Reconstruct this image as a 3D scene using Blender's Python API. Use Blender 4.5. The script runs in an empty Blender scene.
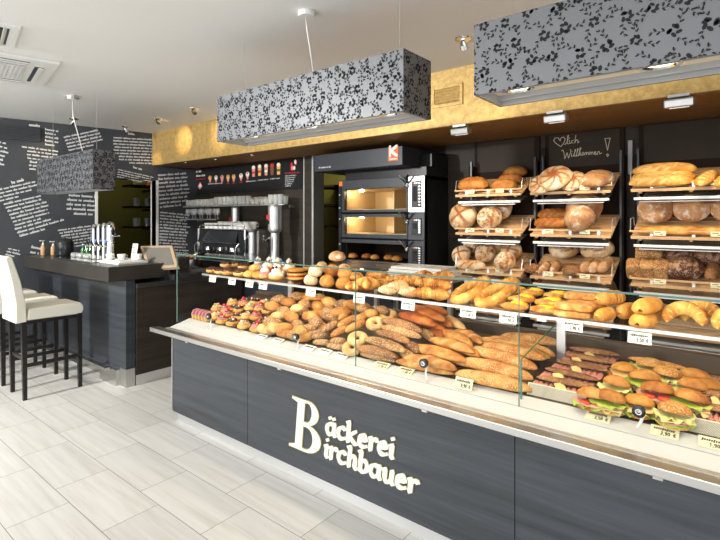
import bpy, math, random
from mathutils import Vector, Matrix, noise, Euler
R = math.radians
PI = math.pi
sc = bpy.context.scene
col = sc.collection
random.seed(7)

# ------------------------------------------------------------------ camera
TH = math.atan(390 / 485.0)
FX, FY = -math.sin(TH), math.cos(TH)
RX, RY = math.cos(TH), math.sin(TH)
EYE = 1.6
cam_d = bpy.data.cameras.new('camera')
cam = bpy.data.objects.new('camera', cam_d)
col.objects.link(cam)
cam.location = (0, 0, EYE)
cam.rotation_euler = (PI / 2, 0, TH)
cam_d.sensor_width = 36
cam_d.lens = 36 * 485 / 720.0
cam_d.shift_y = -52 / 720.0
cam_d.clip_start = 0.05
sc.camera = cam

# ------------------------------------------------------------------ world, exposure, big lights
sc.view_settings.view_transform = 'Standard'
sc.view_settings.look = 'None'
sc.view_settings.gamma = 1
sc.view_settings.use_curve_mapping = False
sc.view_settings.exposure = 0.0
sc.cycles.transparent_max_bounces = 32
wd = bpy.data.worlds.new('daylight')
sc.world = wd
wd.use_nodes = True
bg = wd.node_tree.nodes['Background']
bg.inputs[0].default_value = (0.93, 0.97, 1.0, 1)
bg.inputs[1].default_value = 0.85


def area(name, loc, target, sx, sy, power, color=(1, 1, 1), spread=180):
    l = bpy.data.lights.new(name, 'AREA')
    l.shape = 'RECTANGLE'
    l.size = sx
    l.size_y = sy
    l.energy = power
    l.color = color
    l.spread = R(spread)
    o = bpy.data.objects.new(name, l)
    col.objects.link(o)
    o.location = loc
    o.rotation_euler = (Vector(target) - Vector(loc)).to_track_quat('-Z', 'Y').to_euler()
    return o


def spot(name, loc, target, power, color, size=60, blend=0.6, rad=0.03):
    l = bpy.data.lights.new(name, 'SPOT')
    l.energy = power
    l.color = color
    l.spot_size = R(size)
    l.spot_blend = blend
    l.shadow_soft_size = rad
    o = bpy.data.objects.new(name, l)
    col.objects.link(o)
    o.location = loc
    o.rotation_euler = (Vector(target) - Vector(loc)).to_track_quat('-Z', 'Y').to_euler()
    return o


WARM = (1.0, 0.80, 0.55)
area('shop_window_daylight', (-2.5, -4.5, 1.7), (-2.5, 2, 1.2), 7, 2.4, 220, (0.93, 0.97, 1.0))
area('side_area_light', (3.6, 0.0, 1.7), (-2, 1.5, 1.1), 3, 2.2, 35, (0.95, 0.98, 1.0))  # cool area light at the open right side, out of view
area('front_lamp', (-5.0, -2.0, 2.7), (-4.9, 2.1, 0.6), 0.25, 0.25, 260, (1, 0.98, 0.94))
# warm area lights without fittings: along the case top glass, above the aisle
area('case_light_strip', (-1.6, 2.21, 1.285), (-1.6, 2.75, 0.8), 4.1, 0.015, 7, (1, 0.82, 0.58))
area('aisle_area_light', (-1.4, 3.0, 2.70), (-1.4, 2.7, 0.8), 3.8, 0.1, 8, (1, 0.84, 0.62), 120)


for nm_, l_, e_ in (('bakehouse_fill', (-5.0, 4.9, 2.5), 28), ('side_room_fill', (-7.7, 3.6, 2.6), 5)):  # unseen point lights added to brighten the two rear rooms
    pl = bpy.data.lights.new(nm_, 'POINT'); pl.energy = e_; pl.color = (1, .93, .72); pl.shadow_soft_size = .15
    po = bpy.data.objects.new(nm_, pl); col.objects.link(po); po.location = l_


# ------------------------------------------------------------------ picture geometry helpers
def ray(px, py):
    a = (px - 360) / 485.0
    return (FX + a * RX, FY + a * RY, -(py - 218) / 485.0)


def at_y(px, py, Y):
    v = ray(px, py)
    t = Y / v[1]
    return Vector((v[0] * t, Y, EYE + v[2] * t))


def at_z(px, py, Z):
    v = ray(px, py)
    t = (Z - EYE) / v[2]
    return Vector((v[0] * t, v[1] * t, Z))


def at_x(px, py, X):
    v = ray(px, py)
    t = X / v[0]
    return Vector((X, v[1] * t, EYE + v[2] * t))


def wallx(Y):
    return -6.607 + (Y - 3.525) * 0.2095


def at_wall(px, py, off=0.0):
    v = ray(px, py)
    # x = -6.607 + (y-3.525)*.2095
    c = -6.607 - 3.525 * 0.2095 + off
    t = c / (v[0] - 0.2095 * v[1])
    return Vector((v[0] * t, v[1] * t, EYE + v[2] * t))


# ------------------------------------------------------------------ materials
def nodes(name):
    m = bpy.data.materials.new(name)
    m.use_nodes = True
    nt = m.node_tree
    return m, nt, nt.nodes['Principled BSDF']


def mat(name, c, rough=0.5, metal=0.0, emit=None, es=0.0, trans=0.0, ior=1.45, coat=0.0, spec=0.5):
    m, nt, p = nodes(name)
    p.inputs['Base Color'].default_value = (*c, 1)
    p.inputs['Roughness'].default_value = rough
    p.inputs['Metallic'].default_value = metal
    p.inputs['IOR'].default_value = ior
    p.inputs['Transmission Weight'].default_value = trans
    p.inputs['Coat Weight'].default_value = coat
    p.inputs['Specular IOR Level'].default_value = spec
    if emit:
        p.inputs['Emission Color'].default_value = (*emit, 1)
        p.inputs['Emission Strength'].default_value = es
    return m


def tex_coord(nt, scale=(1, 1, 1), rnd=False, kind='Object'):
    tc = nt.nodes.new('ShaderNodeTexCoord')
    mp = nt.nodes.new('ShaderNodeMapping')
    mp.inputs['Scale'].default_value = scale
    nt.links.new(tc.outputs[kind], mp.inputs['Vector'])
    if rnd:
        oi = nt.nodes.new('ShaderNodeObjectInfo')
        mul = nt.nodes.new('ShaderNodeMath')
        mul.operation = 'MULTIPLY'
        mul.inputs[1].default_value = 37.0
        nt.links.new(oi.outputs['Random'], mul.inputs[0])
        cb = nt.nodes.new('ShaderNodeCombineXYZ')
        for k in range(3):
            nt.links.new(mul.outputs[0], cb.inputs[k])
        nt.links.new(cb.outputs[0], mp.inputs['Location'])
    return mp.outputs['Vector']


def noise_n(nt, vec, scale, detail=3, rough=0.55):
    n = nt.nodes.new('ShaderNodeTexNoise')
    n.inputs['Scale'].default_value = scale
    n.inputs['Detail'].default_value = detail
    n.inputs['Roughness'].default_value = rough
    nt.links.new(vec, n.inputs['Vector'])
    return n.outputs['Fac']


def ramp(nt, fac, stops):
    r = nt.nodes.new('ShaderNodeValToRGB')
    e = r.color_ramp.elements
    e[0].position, e[0].color = stops[0][0], (*stops[0][1], 1)
    e[1].position, e[1].color = stops[-1][0], (*stops[-1][1], 1)
    for p_, c_ in stops[1:-1]:
        x = e.new(p_)
        x.color = (*c_, 1)
    nt.links.new(fac, r.inputs[0])
    return r.outputs['Color']


def mixc(nt, fac, a, b):
    m = nt.nodes.new('ShaderNodeMix')
    m.data_type = 'RGBA'
    for s, v in ((0, fac), (6, a), (7, b)):
        if isinstance(v, (int, float)):
            m.inputs[s].default_value = v
        elif isinstance(v, tuple):
            m.inputs[s].default_value = (*v, 1)
        else:
            nt.links.new(v, m.inputs[s])
    return m.outputs[2]


def bump(nt, p, h, strength=0.3, dist=0.01):
    b = nt.nodes.new('ShaderNodeBump')
    b.inputs['Strength'].default_value = strength
    b.inputs['Distance'].default_value = dist
    nt.links.new(h, b.inputs['Height'])
    nt.links.new(b.outputs[0], p.inputs['Normal'])


def math_n(nt, op, a, b=None):
    n = nt.nodes.new('ShaderNodeMath')
    n.operation = op
    for i, v in enumerate((a, b)):
        if v is None:
            continue
        if isinstance(v, (int, float)):
            n.inputs[i].default_value = v
        else:
            nt.links.new(v, n.inputs[i])
    return n.outputs[0]


def streak(name, c1, c2, scale, rough=0.45, bumpd=0.001, spec=0.4):
    m, nt, p = nodes(name)
    v = tex_coord(nt, scale)
    f = noise_n(nt, v, 1.0, 6, 0.65)
    c = ramp(nt, f, [(0.3, c1), (0.7, c2)])
    nt.links.new(c, p.inputs['Base Color'])
    p.inputs['Roughness'].default_value = rough
    p.inputs['Specular IOR Level'].default_value = spec
    bump(nt, p, f, 0.3, bumpd)
    return m


def crust(name, dark, mid, light, score=(0.75, 0.52, 0.28), flour=0.0, seeds=0.0, seedcol=(0.8, 0.66, 0.42), nscale=9.0, rough=0.55):
    m, nt, p = nodes(name)
    v = tex_coord(nt, (1, 1, 1), True)
    f = noise_n(nt, v, nscale, 5, 0.6)
    dark, mid, light, score = [tuple(x ** 1.4 * .90 for x in q) for q in (dark, mid, light, score)]
    c = ramp(nt, f, [(0.36, dark), (0.5, mid), (0.63, light)])
    tf = nt.nodes.new('ShaderNodeMapRange')
    nt.links.new(noise_n(nt, v, 32, 6, 0.7), tf.inputs[0])
    tf.inputs[1].default_value = 0.50
    tf.inputs[2].default_value = 0.66
    tf.inputs[4].default_value = 0.6
    c = mixc(nt, tf.outputs[0], c, tuple(x * .62 for x in dark))
    at = nt.nodes.new('ShaderNodeAttribute')
    at.attribute_name = 'score'
    c = mixc(nt, at.outputs['Fac'], c, score)
    h = noise_n(nt, v, 60, 4, 0.6)
    if flour > 0:
        g = noise_n(nt, v, 16, 6, 0.75)
        fl = nt.nodes.new('ShaderNodeMapRange')
        nt.links.new(g, fl.inputs[0])
        fl.inputs[1].default_value = 0.62 - 0.25 * flour
        fl.inputs[2].default_value = 0.72 - 0.2 * flour
        fl.inputs[4].default_value = 0.8
        inv = math_n(nt, 'SUBTRACT', 1.0, at.outputs['Fac'])
        ff = math_n(nt, 'MULTIPLY', fl.outputs[0], inv)
        c = mixc(nt, ff, c, (0.83, 0.74, 0.6))
    if seeds > 0:
        vo = nt.nodes.new('ShaderNodeTexVoronoi')
        vo.inputs['Scale'].default_value = 150
        nt.links.new(v, vo.inputs['Vector'])
        lt = math_n(nt, 'LESS_THAN', vo.outputs['Distance'], 0.15 + 0.25 * seeds)
        c = mixc(nt, lt, c, seedcol)
        h = math_n(nt, 'ADD', h, math_n(nt, 'MULTIPLY', lt, 0.5))
    nt.links.new(c, p.inputs['Base Color'])
    p.inputs['Roughness'].default_value = rough
    p.inputs['Specular IOR Level'].default_value = 0.35
    bump(nt, p, h, 0.9, 0.005)
    return m


M = {}
M['ceiling'] = mat('ceiling_paint', (0.80, 0.80, 0.785), 0.9)
M['white'] = mat('white_lacquer', (0.8, 0.8, 0.78), 0.4)
M['offwhite'] = mat('offwhite_lacquer', (0.72, 0.71, 0.66), 0.5)
M['steel'] = mat('brushed_steel', (0.62, 0.61, 0.59), 0.28, 1.0)
M['alu'] = mat('satin_aluminium', (0.72, 0.72, 0.72), 0.38, 0.9)
M['chrome'] = mat('chrome', (0.8, 0.8, 0.8), 0.08, 1.0)
M['black'] = mat('black_lacquer', (0.012, 0.012, 0.013), 0.3)
M['matblack'] = mat('matt_black', (0.02, 0.02, 0.022), 0.7)
M['darkgrey'] = mat('dark_grey_metal', (0.045, 0.05, 0.058), 0.35, 0.3)
M['legwood'] = mat('black_wood', (0.012, 0.010, 0.009), 0.35)
M['plastic'] = mat('dark_plastic', (0.02, 0.02, 0.02), 0.4)
M['tan'] = mat('tan_plastic', (0.42, 0.31, 0.2), 0.5)
M['screen'] = mat('screen_glass', (0.17, 0.16, 0.14), 0.25)
M['ledge'] = mat('ledge_enamel', (0.62, 0.62, 0.60), 0.35)
M['letter'] = mat('ivory_letter', (0.80, 0.80, 0.66), 0.5)
M['letter_side'] = mat('gold_letter_edge', (0.42, 0.36, 0.15), 0.5)
M['chalk'] = mat('white_lettering', (0.75, 0.76, 0.76), 0.9)
M['chalkwarm'] = mat('chalk', (0.62, 0.55, 0.42), 0.9)
M['red'] = mat('red_print', (0.65, 0.03, 0.03), 0.5)
M['orange'] = mat('orange_print', (0.85, 0.18, 0.03), 0.5)
M['brown'] = mat('brown_print', (0.2, 0.08, 0.03), 0.5)
M['pink'] = mat('pink_print', (0.7, 0.3, 0.25), 0.5)
M['green'] = mat('green_bottle', (0.02, 0.16, 0.04), 0.15)
M['blue'] = mat('blue_badge', (0.15, 0.22, 0.6), 0.4)
M['card'] = mat('cream_card', (0.82, 0.76, 0.5), 0.7)
M['cardw'] = mat('white_card', (0.82, 0.83, 0.75), 0.7)
M['ink'] = mat('black_ink', (0.03, 0.025, 0.02), 0.8)
M['wood'] = streak('beech_slat', (0.52, 0.30, 0.13), (0.66, 0.42, 0.22), (6, 40, 40), 0.5)
M['laminate'] = streak('charcoal_oak_laminate', (0.022, 0.026, 0.032), (0.055, 0.062, 0.073), (1.2, 1.2, 26), 0.36, 0.0006, 0.5)
M['bartop'] = streak('dark_stone_worktop', (0.032, 0.029, 0.025), (0.055, 0.05, 0.044), (3, 3, 3), 0.3)
M['darkwall'] = streak('brown_grey_wall_oak', (0.026, 0.020, 0.015), (0.050, 0.040, 0.030), (1.5, 1.5, 18), 0.55, 0.001, 0.2)
M['blackboard'] = streak('slate_wall', (0.03, 0.034, 0.04), (0.042, 0.046, 0.054), (2, 2, 2), 0.6, 0.0)
M['boardpanel'] = streak('brown_board', (0.034, 0.025, 0.018), (0.046, 0.034, 0.025), (2, 2, 2), 0.55, 0.0, 0.15)
M['deepbrown'] = mat('dark_brown_side', (0.022, 0.013, 0.008), 0.6, spec=0.1)
M['olive'] = mat('olive_wall', (0.16, 0.15, 0.025), 0.7)
M['olive2'] = mat('olive_cabinet', (0.13, 0.115, 0.035), 0.5)
M['case_back'] = mat('case_interior', (0.10, 0.07, 0.045), 0.45, 0.2)
M['diffuser'] = mat('light_diffuser', (0.9, 0.9, 0.88), 0.5, emit=(1, 0.97, 0.9), es=0.4)
M['lampglow'] = mat('lit_lamp', (1, 1, 1), 0.5, emit=(1, 0.86, 0.6), es=12)
M['lampglow2'] = mat('lit_reflector', (1, 1, 1), 0.5, emit=(1, 0.84, 0.55), es=4)
M['cream_in'] = mat('cream_lamp_liner', (0.85, 0.76, 0.58), 0.7)
M['grey_in'] = mat('grey_lamp_liner', (0.42, 0.43, 0.44), 0.6)
M['flock'] = mat('black_flock', (0.012, 0.012, 0.014), 0.8)
M['satin'] = mat('silver_satin', (0.17, 0.175, 0.185), 0.42, 0.3)
M['wire'] = mat('steel_wire', (0.6, 0.6, 0.58), 0.3, 0.8)
M['cable'] = mat('white_cable', (0.78, 0.76, 0.72), 0.5)
M['leather'] = mat('cream_leather', (0.76, 0.74, 0.64), 0.42)
M['ceramic'] = mat('white_ceramic', (0.85, 0.84, 0.8), 0.15)
M['oven_in'] = mat('oven_chamber', (0.62, 0.47, 0.26), 0.45, 0.3)
M['paper'] = mat('white_paper', (0.84, 0.84, 0.8), 0.6)
M['lettuce'] = mat('lettuce', (0.42, 0.55, 0.07), 0.5)
M['lettuce2'] = mat('pale_lettuce', (0.72, 0.72, 0.28), 0.5)
M['ham'] = mat('ham', (0.72, 0.30, 0.24), 0.4)
M['salami'] = mat('salami', (0.42, 0.08, 0.04), 0.45)
M['cheese'] = mat('cheese', (0.90, 0.68, 0.30), 0.4)
M['tomato'] = mat('tomato', (0.72, 0.08, 0.03), 0.3)
M['choc'] = mat('chocolate_icing', (0.06, 0.022, 0.010), 0.25)
M['pinkice'] = mat('pink_icing', (0.52, 0.20, 0.21), 0.35)
M['cream'] = mat('whipped_cream', (0.85, 0.78, 0.66), 0.5)
M['berry'] = mat('berry', (0.62, 0.02, 0.03), 0.25)
M['custard'] = mat('custard', (0.95, 0.52, 0.03), 0.3)
M['kiwi'] = mat('green_fruit', (0.3, 0.5, 0.05), 0.4)
M['cake'] = mat('sponge', (0.78, 0.45, 0.14), 0.8)
M['nut'] = mat('chopped_nut', (0.60, 0.42, 0.22), 0.7)

# glass that lets light pass
def glass(name, tint, refl=1.0, milk=0.0):
    m, nt, p = nodes(name)
    nt.nodes.remove(p)
    out = nt.nodes['Material Output']
    tr = nt.nodes.new('ShaderNodeBsdfTransparent')
    tr.inputs[0].default_value = (*tint, 1)
    gl = nt.nodes.new('ShaderNodeBsdfGlossy')
    gl.inputs['Roughness'].default_value = 0.02
    fr = nt.nodes.new('ShaderNodeFresnel')
    fr.inputs[0].default_value = 1.45
    ge = nt.nodes.new('ShaderNodeNewGeometry')
    f2 = math_n(nt, 'MULTIPLY', math_n(nt, 'MULTIPLY', fr.outputs[0], math_n(nt, 'SUBTRACT', 1.0, ge.outputs['Backfacing'])), refl)
    mx = nt.nodes.new('ShaderNodeMixShader')
    nt.links.new(f2, mx.inputs[0])
    nt.links.new(tr.outputs[0], mx.inputs[1])
    nt.links.new(gl.outputs[0], mx.inputs[2])
    last = mx.outputs[0]
    if milk:
        df = nt.nodes.new('ShaderNodeBsdfDiffuse')
        df.inputs[0].default_value = (.85, .87, .87, 1)
        m2 = nt.nodes.new('ShaderNodeMixShader')
        m2.inputs[0].default_value = milk
        nt.links.new(last, m2.inputs[1])
        nt.links.new(df.outputs[0], m2.inputs[2])
        last = m2.outputs[0]
    nt.links.new(last, out.inputs[0])
    return m


M['glass'] = glass('clear_glass', (0.985, 0.99, 0.986), 0.35)
M['glassedge'] = mat('green_glass_edge', (0.10, 0.19, 0.15), 0.15)
M['tumbler'] = glass('drinking_glass', (0.93, 0.94, 0.94), 1.5, .28)
M['smoke'] = mat('smoked_glass', (0.02, 0.022, 0.025), 0.06)

# gold leaf fascia
m, nt, p = nodes('gold_leaf')
v = tex_coord(nt)
f = noise_n(nt, v, 18, 8, 0.75)
nt.links.new(ramp(nt, f, [(0.3, (0.36, 0.22, 0.06)), (0.7, (0.72, 0.50, 0.19))]), p.inputs['Base Color'])
p.inputs['Metallic'].default_value = 0.45
p.inputs['Roughness'].default_value = 0.42
bump(nt, p, noise_n(nt, v, 45, 6, 0.7), 0.6, 0.004)
M['gold'] = m
# soffit gold-brown, the unlit underside's shade put into the colour
m, nt, p = nodes('shaded_gold_soffit')
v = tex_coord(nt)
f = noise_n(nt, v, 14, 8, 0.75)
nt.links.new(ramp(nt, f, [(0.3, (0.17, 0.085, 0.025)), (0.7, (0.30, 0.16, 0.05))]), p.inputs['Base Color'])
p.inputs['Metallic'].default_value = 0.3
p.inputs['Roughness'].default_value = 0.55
M['gold_shaded'] = m

# floor tiles: 0.62 x 0.303 in third bond
m, nt, p = nodes('pale_stone_floor_tiles')
tc = nt.nodes.new('ShaderNodeTexCoord')
sp = nt.nodes.new('ShaderNodeSeparateXYZ')
nt.links.new(tc.outputs['Object'], sp.inputs[0])
yy = math_n(nt, 'DIVIDE', math_n(nt, 'SUBTRACT', sp.outputs[1], 1.112 - 0.303 * 20), 0.3025)
row = math_n(nt, 'FLOOR', yy)
fy = math_n(nt, 'FRACT', yy)
xx = math_n(nt, 'ADD', sp.outputs[0], 3.04 + 0.62 * 30 - 0.205 * 20)
xx = math_n(nt, 'ADD', xx, math_n(nt, 'MULTIPLY', row, 0.205))
xx = math_n(nt, 'DIVIDE', xx, 0.615)
cx = math_n(nt, 'FLOOR', xx)
fx = math_n(nt, 'FRACT', xx)
def edge(f, w):
    d = math_n(nt, 'MINIMUM', f, math_n(nt, 'SUBTRACT', 1.0, f))
    return math_n(nt, 'LESS_THAN', d, w)
g = math_n(nt, 'MAXIMUM', edge(fy, 0.0055), edge(fx, 0.0026))
cb = nt.nodes.new('ShaderNodeCombineXYZ')
nt.links.new(cx, cb.inputs[0])
nt.links.new(row, cb.inputs[1])
wn = nt.nodes.new('ShaderNodeTexWhiteNoise')
nt.links.new(cb.outputs[0], wn.inputs['Vector'])
mp = nt.nodes.new('ShaderNodeMapping')
mp.inputs['Scale'].default_value = (1.3, 26, 1)
nt.links.new(tc.outputs['Object'], mp.inputs['Vector'])
addv = nt.nodes.new('ShaderNodeVectorMath')
addv.operation = 'ADD'
nt.links.new(mp.outputs[0], addv.inputs[0])
scv = nt.nodes.new('ShaderNodeVectorMath')
scv.operation = 'SCALE'
scv.inputs['Scale'].default_value = 13
nt.links.new(wn.outputs['Color'], scv.inputs[0])
nt.links.new(scv.outputs[0], addv.inputs[1])
f = noise_n(nt, addv.outputs[0], 1.0, 7, 0.6)
c = ramp(nt, f, [(0.25, (0.50, 0.48, 0.445)), (0.5, (0.60, 0.585, 0.555)), (0.78, (0.67, 0.66, 0.635))])
hv = nt.nodes.new('ShaderNodeHueSaturation')
nt.links.new(c, hv.inputs['Color'])
nt.links.new(math_n(nt, 'ADD', math_n(nt, 'MULTIPLY', wn.outputs['Value'], 0.10), 0.95), hv.inputs['Value'])
c = mixc(nt, g, hv.outputs[0], (0.16, 0.14, 0.12))
nt.links.new(c, p.inputs['Base Color'])
p.inputs['Roughness'].default_value = 0.42
bump(nt, p, math_n(nt, 'SUBTRACT', 1.0, g), 0.4, 0.002)
M['floor'] = m

# breads
M['roll'] = crust('golden_crust', (0.50, 0.22, 0.06), (0.68, 0.36, 0.11), (0.80, 0.52, 0.21))
M['paleroll'] = crust('pale_crust', (0.72, 0.46, 0.2), (0.82, 0.60, 0.31), (0.88, 0.70, 0.42))
M['orangecrust'] = crust('orange_brown_crust', (0.42, 0.12, 0.02), (0.60, 0.23, 0.05), (0.72, 0.36, 0.10))
M['seedroll'] = crust('seeded_crust', (0.34, 0.18, 0.07), (0.50, 0.29, 0.12), (0.64, 0.40, 0.18), seeds=0.75, seedcol=(0.72, 0.56, 0.34))
M['seedbag'] = crust('sesame_baguette_crust', (0.58, 0.27, 0.07), (0.72, 0.40, 0.13), (0.84, 0.56, 0.22), seeds=0.5, seedcol=(0.88, 0.72, 0.42))
M['grain'] = crust('grain_crust', (0.28, 0.13, 0.05), (0.40, 0.21, 0.09), (0.54, 0.31, 0.14), seeds=0.6, seedcol=(0.62, 0.45, 0.26))
M['croissant'] = crust('croissant_crust', (0.50, 0.21, 0.05), (0.70, 0.38, 0.11), (0.84, 0.58, 0.24), score=(0.42, 0.17, 0.04), nscale=22)
M['sugar'] = crust('sugared_crust', (0.62, 0.38, 0.18), (0.78, 0.56, 0.34), (0.88, 0.76, 0.56), flour=0.45)
M['loaf'] = crust('loaf_crust', (0.44, 0.19, 0.05), (0.60, 0.30, 0.09), (0.70, 0.40, 0.14), score=(0.40, 0.15, 0.035))
M['goldloaf'] = crust('white_loaf_crust', (0.62, 0.31, 0.07), (0.78, 0.45, 0.13), (0.88, 0.60, 0.24), score=(0.90, 0.68, 0.34))
M['floury'] = crust('floury_crust', (0.58, 0.34, 0.15), (0.74, 0.54, 0.32), (0.86, 0.73, 0.54), score=(0.40, 0.15, 0.04), flour=0.5)
M['rye'] = crust('rye_crust', (0.50, 0.27, 0.13), (0.64, 0.39, 0.21), (0.76, 0.55, 0.36), score=(0.60, 0.38, 0.2), flour=0.45)
M['darkrye'] = crust('dark_rye_crust', (0.13, 0.045, 0.025), (0.21, 0.075, 0.04), (0.32, 0.14, 0.08), score=(0.62, 0.44, 0.3), flour=0.25, seeds=0.3)
M['seedloaf'] = crust('sunflower_loaf_crust', (0.42, 0.20, 0.07), (0.55, 0.30, 0.12), (0.68, 0.42, 0.2), seeds=0.9, seedcol=(0.76, 0.56, 0.3))
M['donut'] = crust('donut_dough', (0.68, 0.36, 0.10), (0.82, 0.50, 0.17), (0.90, 0.66, 0.32))
M['pastry'] = crust('puff_pastry', (0.55, 0.25, 0.06), (0.74, 0.44, 0.15), (0.86, 0.62, 0.3), nscale=30)
M['crumb'] = mat('white_crumb', (0.86, 0.72, 0.48), 0.8)


# ------------------------------------------------------------------ mesh builder
class MB:
    def __init__(s):
        s.v, s.f, s.m, s.sc, s.slots = [], [], [], [], []

    def slot(s, mt):
        if mt is None:
            return 0
        if mt not in s.slots:
            s.slots.append(mt)
        return s.slots.index(mt)

    def add(s, vs, fs, mt=None, sc_=None, mx=None):
        b = len(s.v)
        k = s.slot(mt)
        for q in vs:
            q = Vector(q)
            s.v.append(mx @ q if mx else q)
        s.sc += list(sc_) if sc_ else [0.0] * len(vs)
        for f in fs:
            s.f.append([b + i for i in f])
            s.m.append(k)
        return s

    def box(s, c, d, mt=None, rz=0, ry=0, rx=0, mx=None):
        x, y, z = d[0] / 2, d[1] / 2, d[2] / 2
        vs = [(a * x, b * y, e * z) for e in (-1, 1) for b in (-1, 1) for a in (-1, 1)]
        T = Matrix.Translation(c) @ Euler((rx, ry, rz)).to_matrix().to_4x4()
        if mx:
            T = mx @ T
        return s.add(vs, [(0, 2, 3, 1), (4, 5, 7, 6), (0, 1, 5, 4), (2, 6, 7, 3), (0, 4, 6, 2), (1, 3, 7, 5)], mt, None, T)

    def bb(s, x0, x1, y0, y1, z0, z1, mt=None):
        return s.box(((x0 + x1) / 2, (y0 + y1) / 2, (z0 + z1) / 2), (abs(x1 - x0), abs(y1 - y0), abs(z1 - z0)), mt)

    def prism(s, poly, h, mt=None, mx=None):
        n = len(poly)
        vs = [(a, b, 0) for a, b in poly] + [(a, b, h) for a, b in poly]
        fs = [tuple(range(n - 1, -1, -1)), tuple(range(n, 2 * n))] + [(i, (i + 1) % n, n + (i + 1) % n, n + i) for i in range(n)]
        return s.add(vs, fs, mt, None, mx)

    def lathe(s, prof, n=16, mt=None, mx=None, cap=True):
        vs, fs = [], []
        for r, z in prof:
            for i in range(n):
                a = 2 * PI * i / n
                vs.append((r * math.cos(a), r * math.sin(a), z))
        for j in range(len(prof) - 1):
            for i in range(n):
                k = (i + 1) % n
                fs.append((j * n + i, j * n + k, (j + 1) * n + k, (j + 1) * n + i))
        if cap:
            fs.append(tuple(range(n - 1, -1, -1)))
            b = (len(prof) - 1) * n
            fs.append(tuple(range(b, b + n)))
        return s.add(vs, fs, mt, None, mx)

    def sweep(s, pts, rad, n=14, mt=None, fn=None, closed=False, flat=1.0, up=Vector((0, 0, 1)), mx=None):
        """pts path, rad list of (rw, rh) ; fn(u, a, co)->(scale, score)"""
        pts = [Vector(q) for q in pts]
        N = len(pts)
        vs, fs, ss = [], [], []
        for i, q in enumerate(pts):
            if closed:
                t = pts[(i + 1) % N] - pts[i - 1]
            else:
                t = pts[min(i + 1, N - 1)] - pts[max(i - 1, 0)]
            t.normalize()
            side = t.cross(up)
            if side.length < 1e-4:
                side = t.cross(Vector((0, 1, 0)))
            side.normalize()
            w = side.cross(t)
            r = rad[i]
            if not isinstance(r, tuple):
                r = (r, r)
            for k in range(n):
                a = 2 * PI * k / n
                cs, sn = math.cos(a), math.sin(a)
                e, sco = (fn(i / max(1, N - 1), a, q) if fn else (1, 0))
                hh = r[1] * (flat if sn < 0 else 1)
                vs.append(q + side * cs * r[0] * e + w * sn * hh * e)
                ss.append(sco)
        L = N if closed else N - 1
        for i in range(L):
            for k in range(n):
                a, b = i * n, ((i + 1) % N) * n
                kk = (k + 1) % n
                fs.append((a + k, a + kk, b + kk, b + k))
        if not closed:
            fs.append(tuple(range(n)))
            fs.append(tuple(range((N - 1) * n + n - 1, (N - 1) * n - 1, -1)))
        return s.add(vs, fs, mt, ss, mx)

    def tube(s, pts, r, n=8, mt=None, mx=None, closed=False):
        return s.sweep(pts, [r] * len(pts), n, mt, None, closed, 1.0, Vector((0.01, 0.02, 1)), mx)

    def ball(s, c, d, mt=None, nu=16, nv=10, fn=None, mx=None, flat=1.0):
        """ellipsoid, d = radii; fn(unit)->(scale,score); flat<1 squashes the underside"""
        vs, fs, ss = [], [], []
        for j in range(1, nv):
            ph = -PI / 2 + PI * j / nv
            for i in range(nu):
                a = 2 * PI * i / nu
                u = Vector((math.cos(ph) * math.cos(a), math.cos(ph) * math.sin(a), math.sin(ph)))
                e, sco = fn(u) if fn else (1, 0)
                z = u.z * (flat if u.z < 0 else 1)
                vs.append((c[0] + u.x * d[0] * e, c[1] + u.y * d[1] * e, c[2] + z * d[2] * e))
                ss.append(sco)
        b = len(vs)
        e0, s0 = fn(Vector((0, 0, -1))) if fn else (1, 0)
        e1, s1 = fn(Vector((0, 0, 1))) if fn else (1, 0)
        vs += [(c[0], c[1], c[2] - d[2] * flat * e0), (c[0], c[1], c[2] + d[2] * e1)]
        ss += [s0, s1]
        for j in range(nv - 2):
            for i in range(nu):
                k = (i + 1) % nu
                fs.append((j * nu + i, j * nu + k, (j + 1) * nu + k, (j + 1) * nu + i))
        for i in range(nu):
            k = (i + 1) % nu
            fs.append((b, k, i))
            fs.append((b + 1, (nv - 2) * nu + i, (nv - 2) * nu + k))
        return s.add(vs, fs, mt, ss, mx)

    def build(s, name, mt=None, parent=None, smooth=False, bev=0.0):
        me = bpy.data.meshes.new(name)
        me.from_pydata([tuple(q) for q in s.v], [], s.f)
        sl = s.slots if s.slots else []
        if not sl:
            me.materials.append(mt if not isinstance(mt, str) else M[mt])
        else:
            for q in sl:
                me.materials.append(M[q] if isinstance(q, str) else q)
            me.polygons.foreach_set('material_index', s.m)
        if any(s.sc):
            at = me.attributes.new('score', 'FLOAT', 'POINT')
            at.data.foreach_set('value', s.sc)
        if smooth:
            me.polygons.foreach_set('use_smooth', [True] * len(me.polygons))
        me.validate()
        me.update()
        o = bpy.data.objects.new(name, me)
        col.objects.link(o)
        if parent:
            o.parent = parent
        if bev:
            b = o.modifiers.new('edge', 'BEVEL')
            b.width = bev
            b.segments = 2
            b.limit_method = 'ANGLE'
        return o


def tag(o, label, cat, group=None, kind=None):
    if label:
        o['label'] = label
    if cat:
        o['category'] = cat
    if group:
        o['group'] = group
    if kind:
        o['kind'] = kind
    return o


def struct(o):
    o['kind'] = 'structure'
    return o


def empty(name, loc=(0, 0, 0), rz=0):
    o = bpy.data.objects.new(name, None)
    col.objects.link(o)
    o.location = loc
    o.rotation_euler = (0, 0, rz)
    o.empty_display_size = 0.05
    return o


def kids(o):
    return [c for c in bpy.data.objects if c.parent is o]


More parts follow.
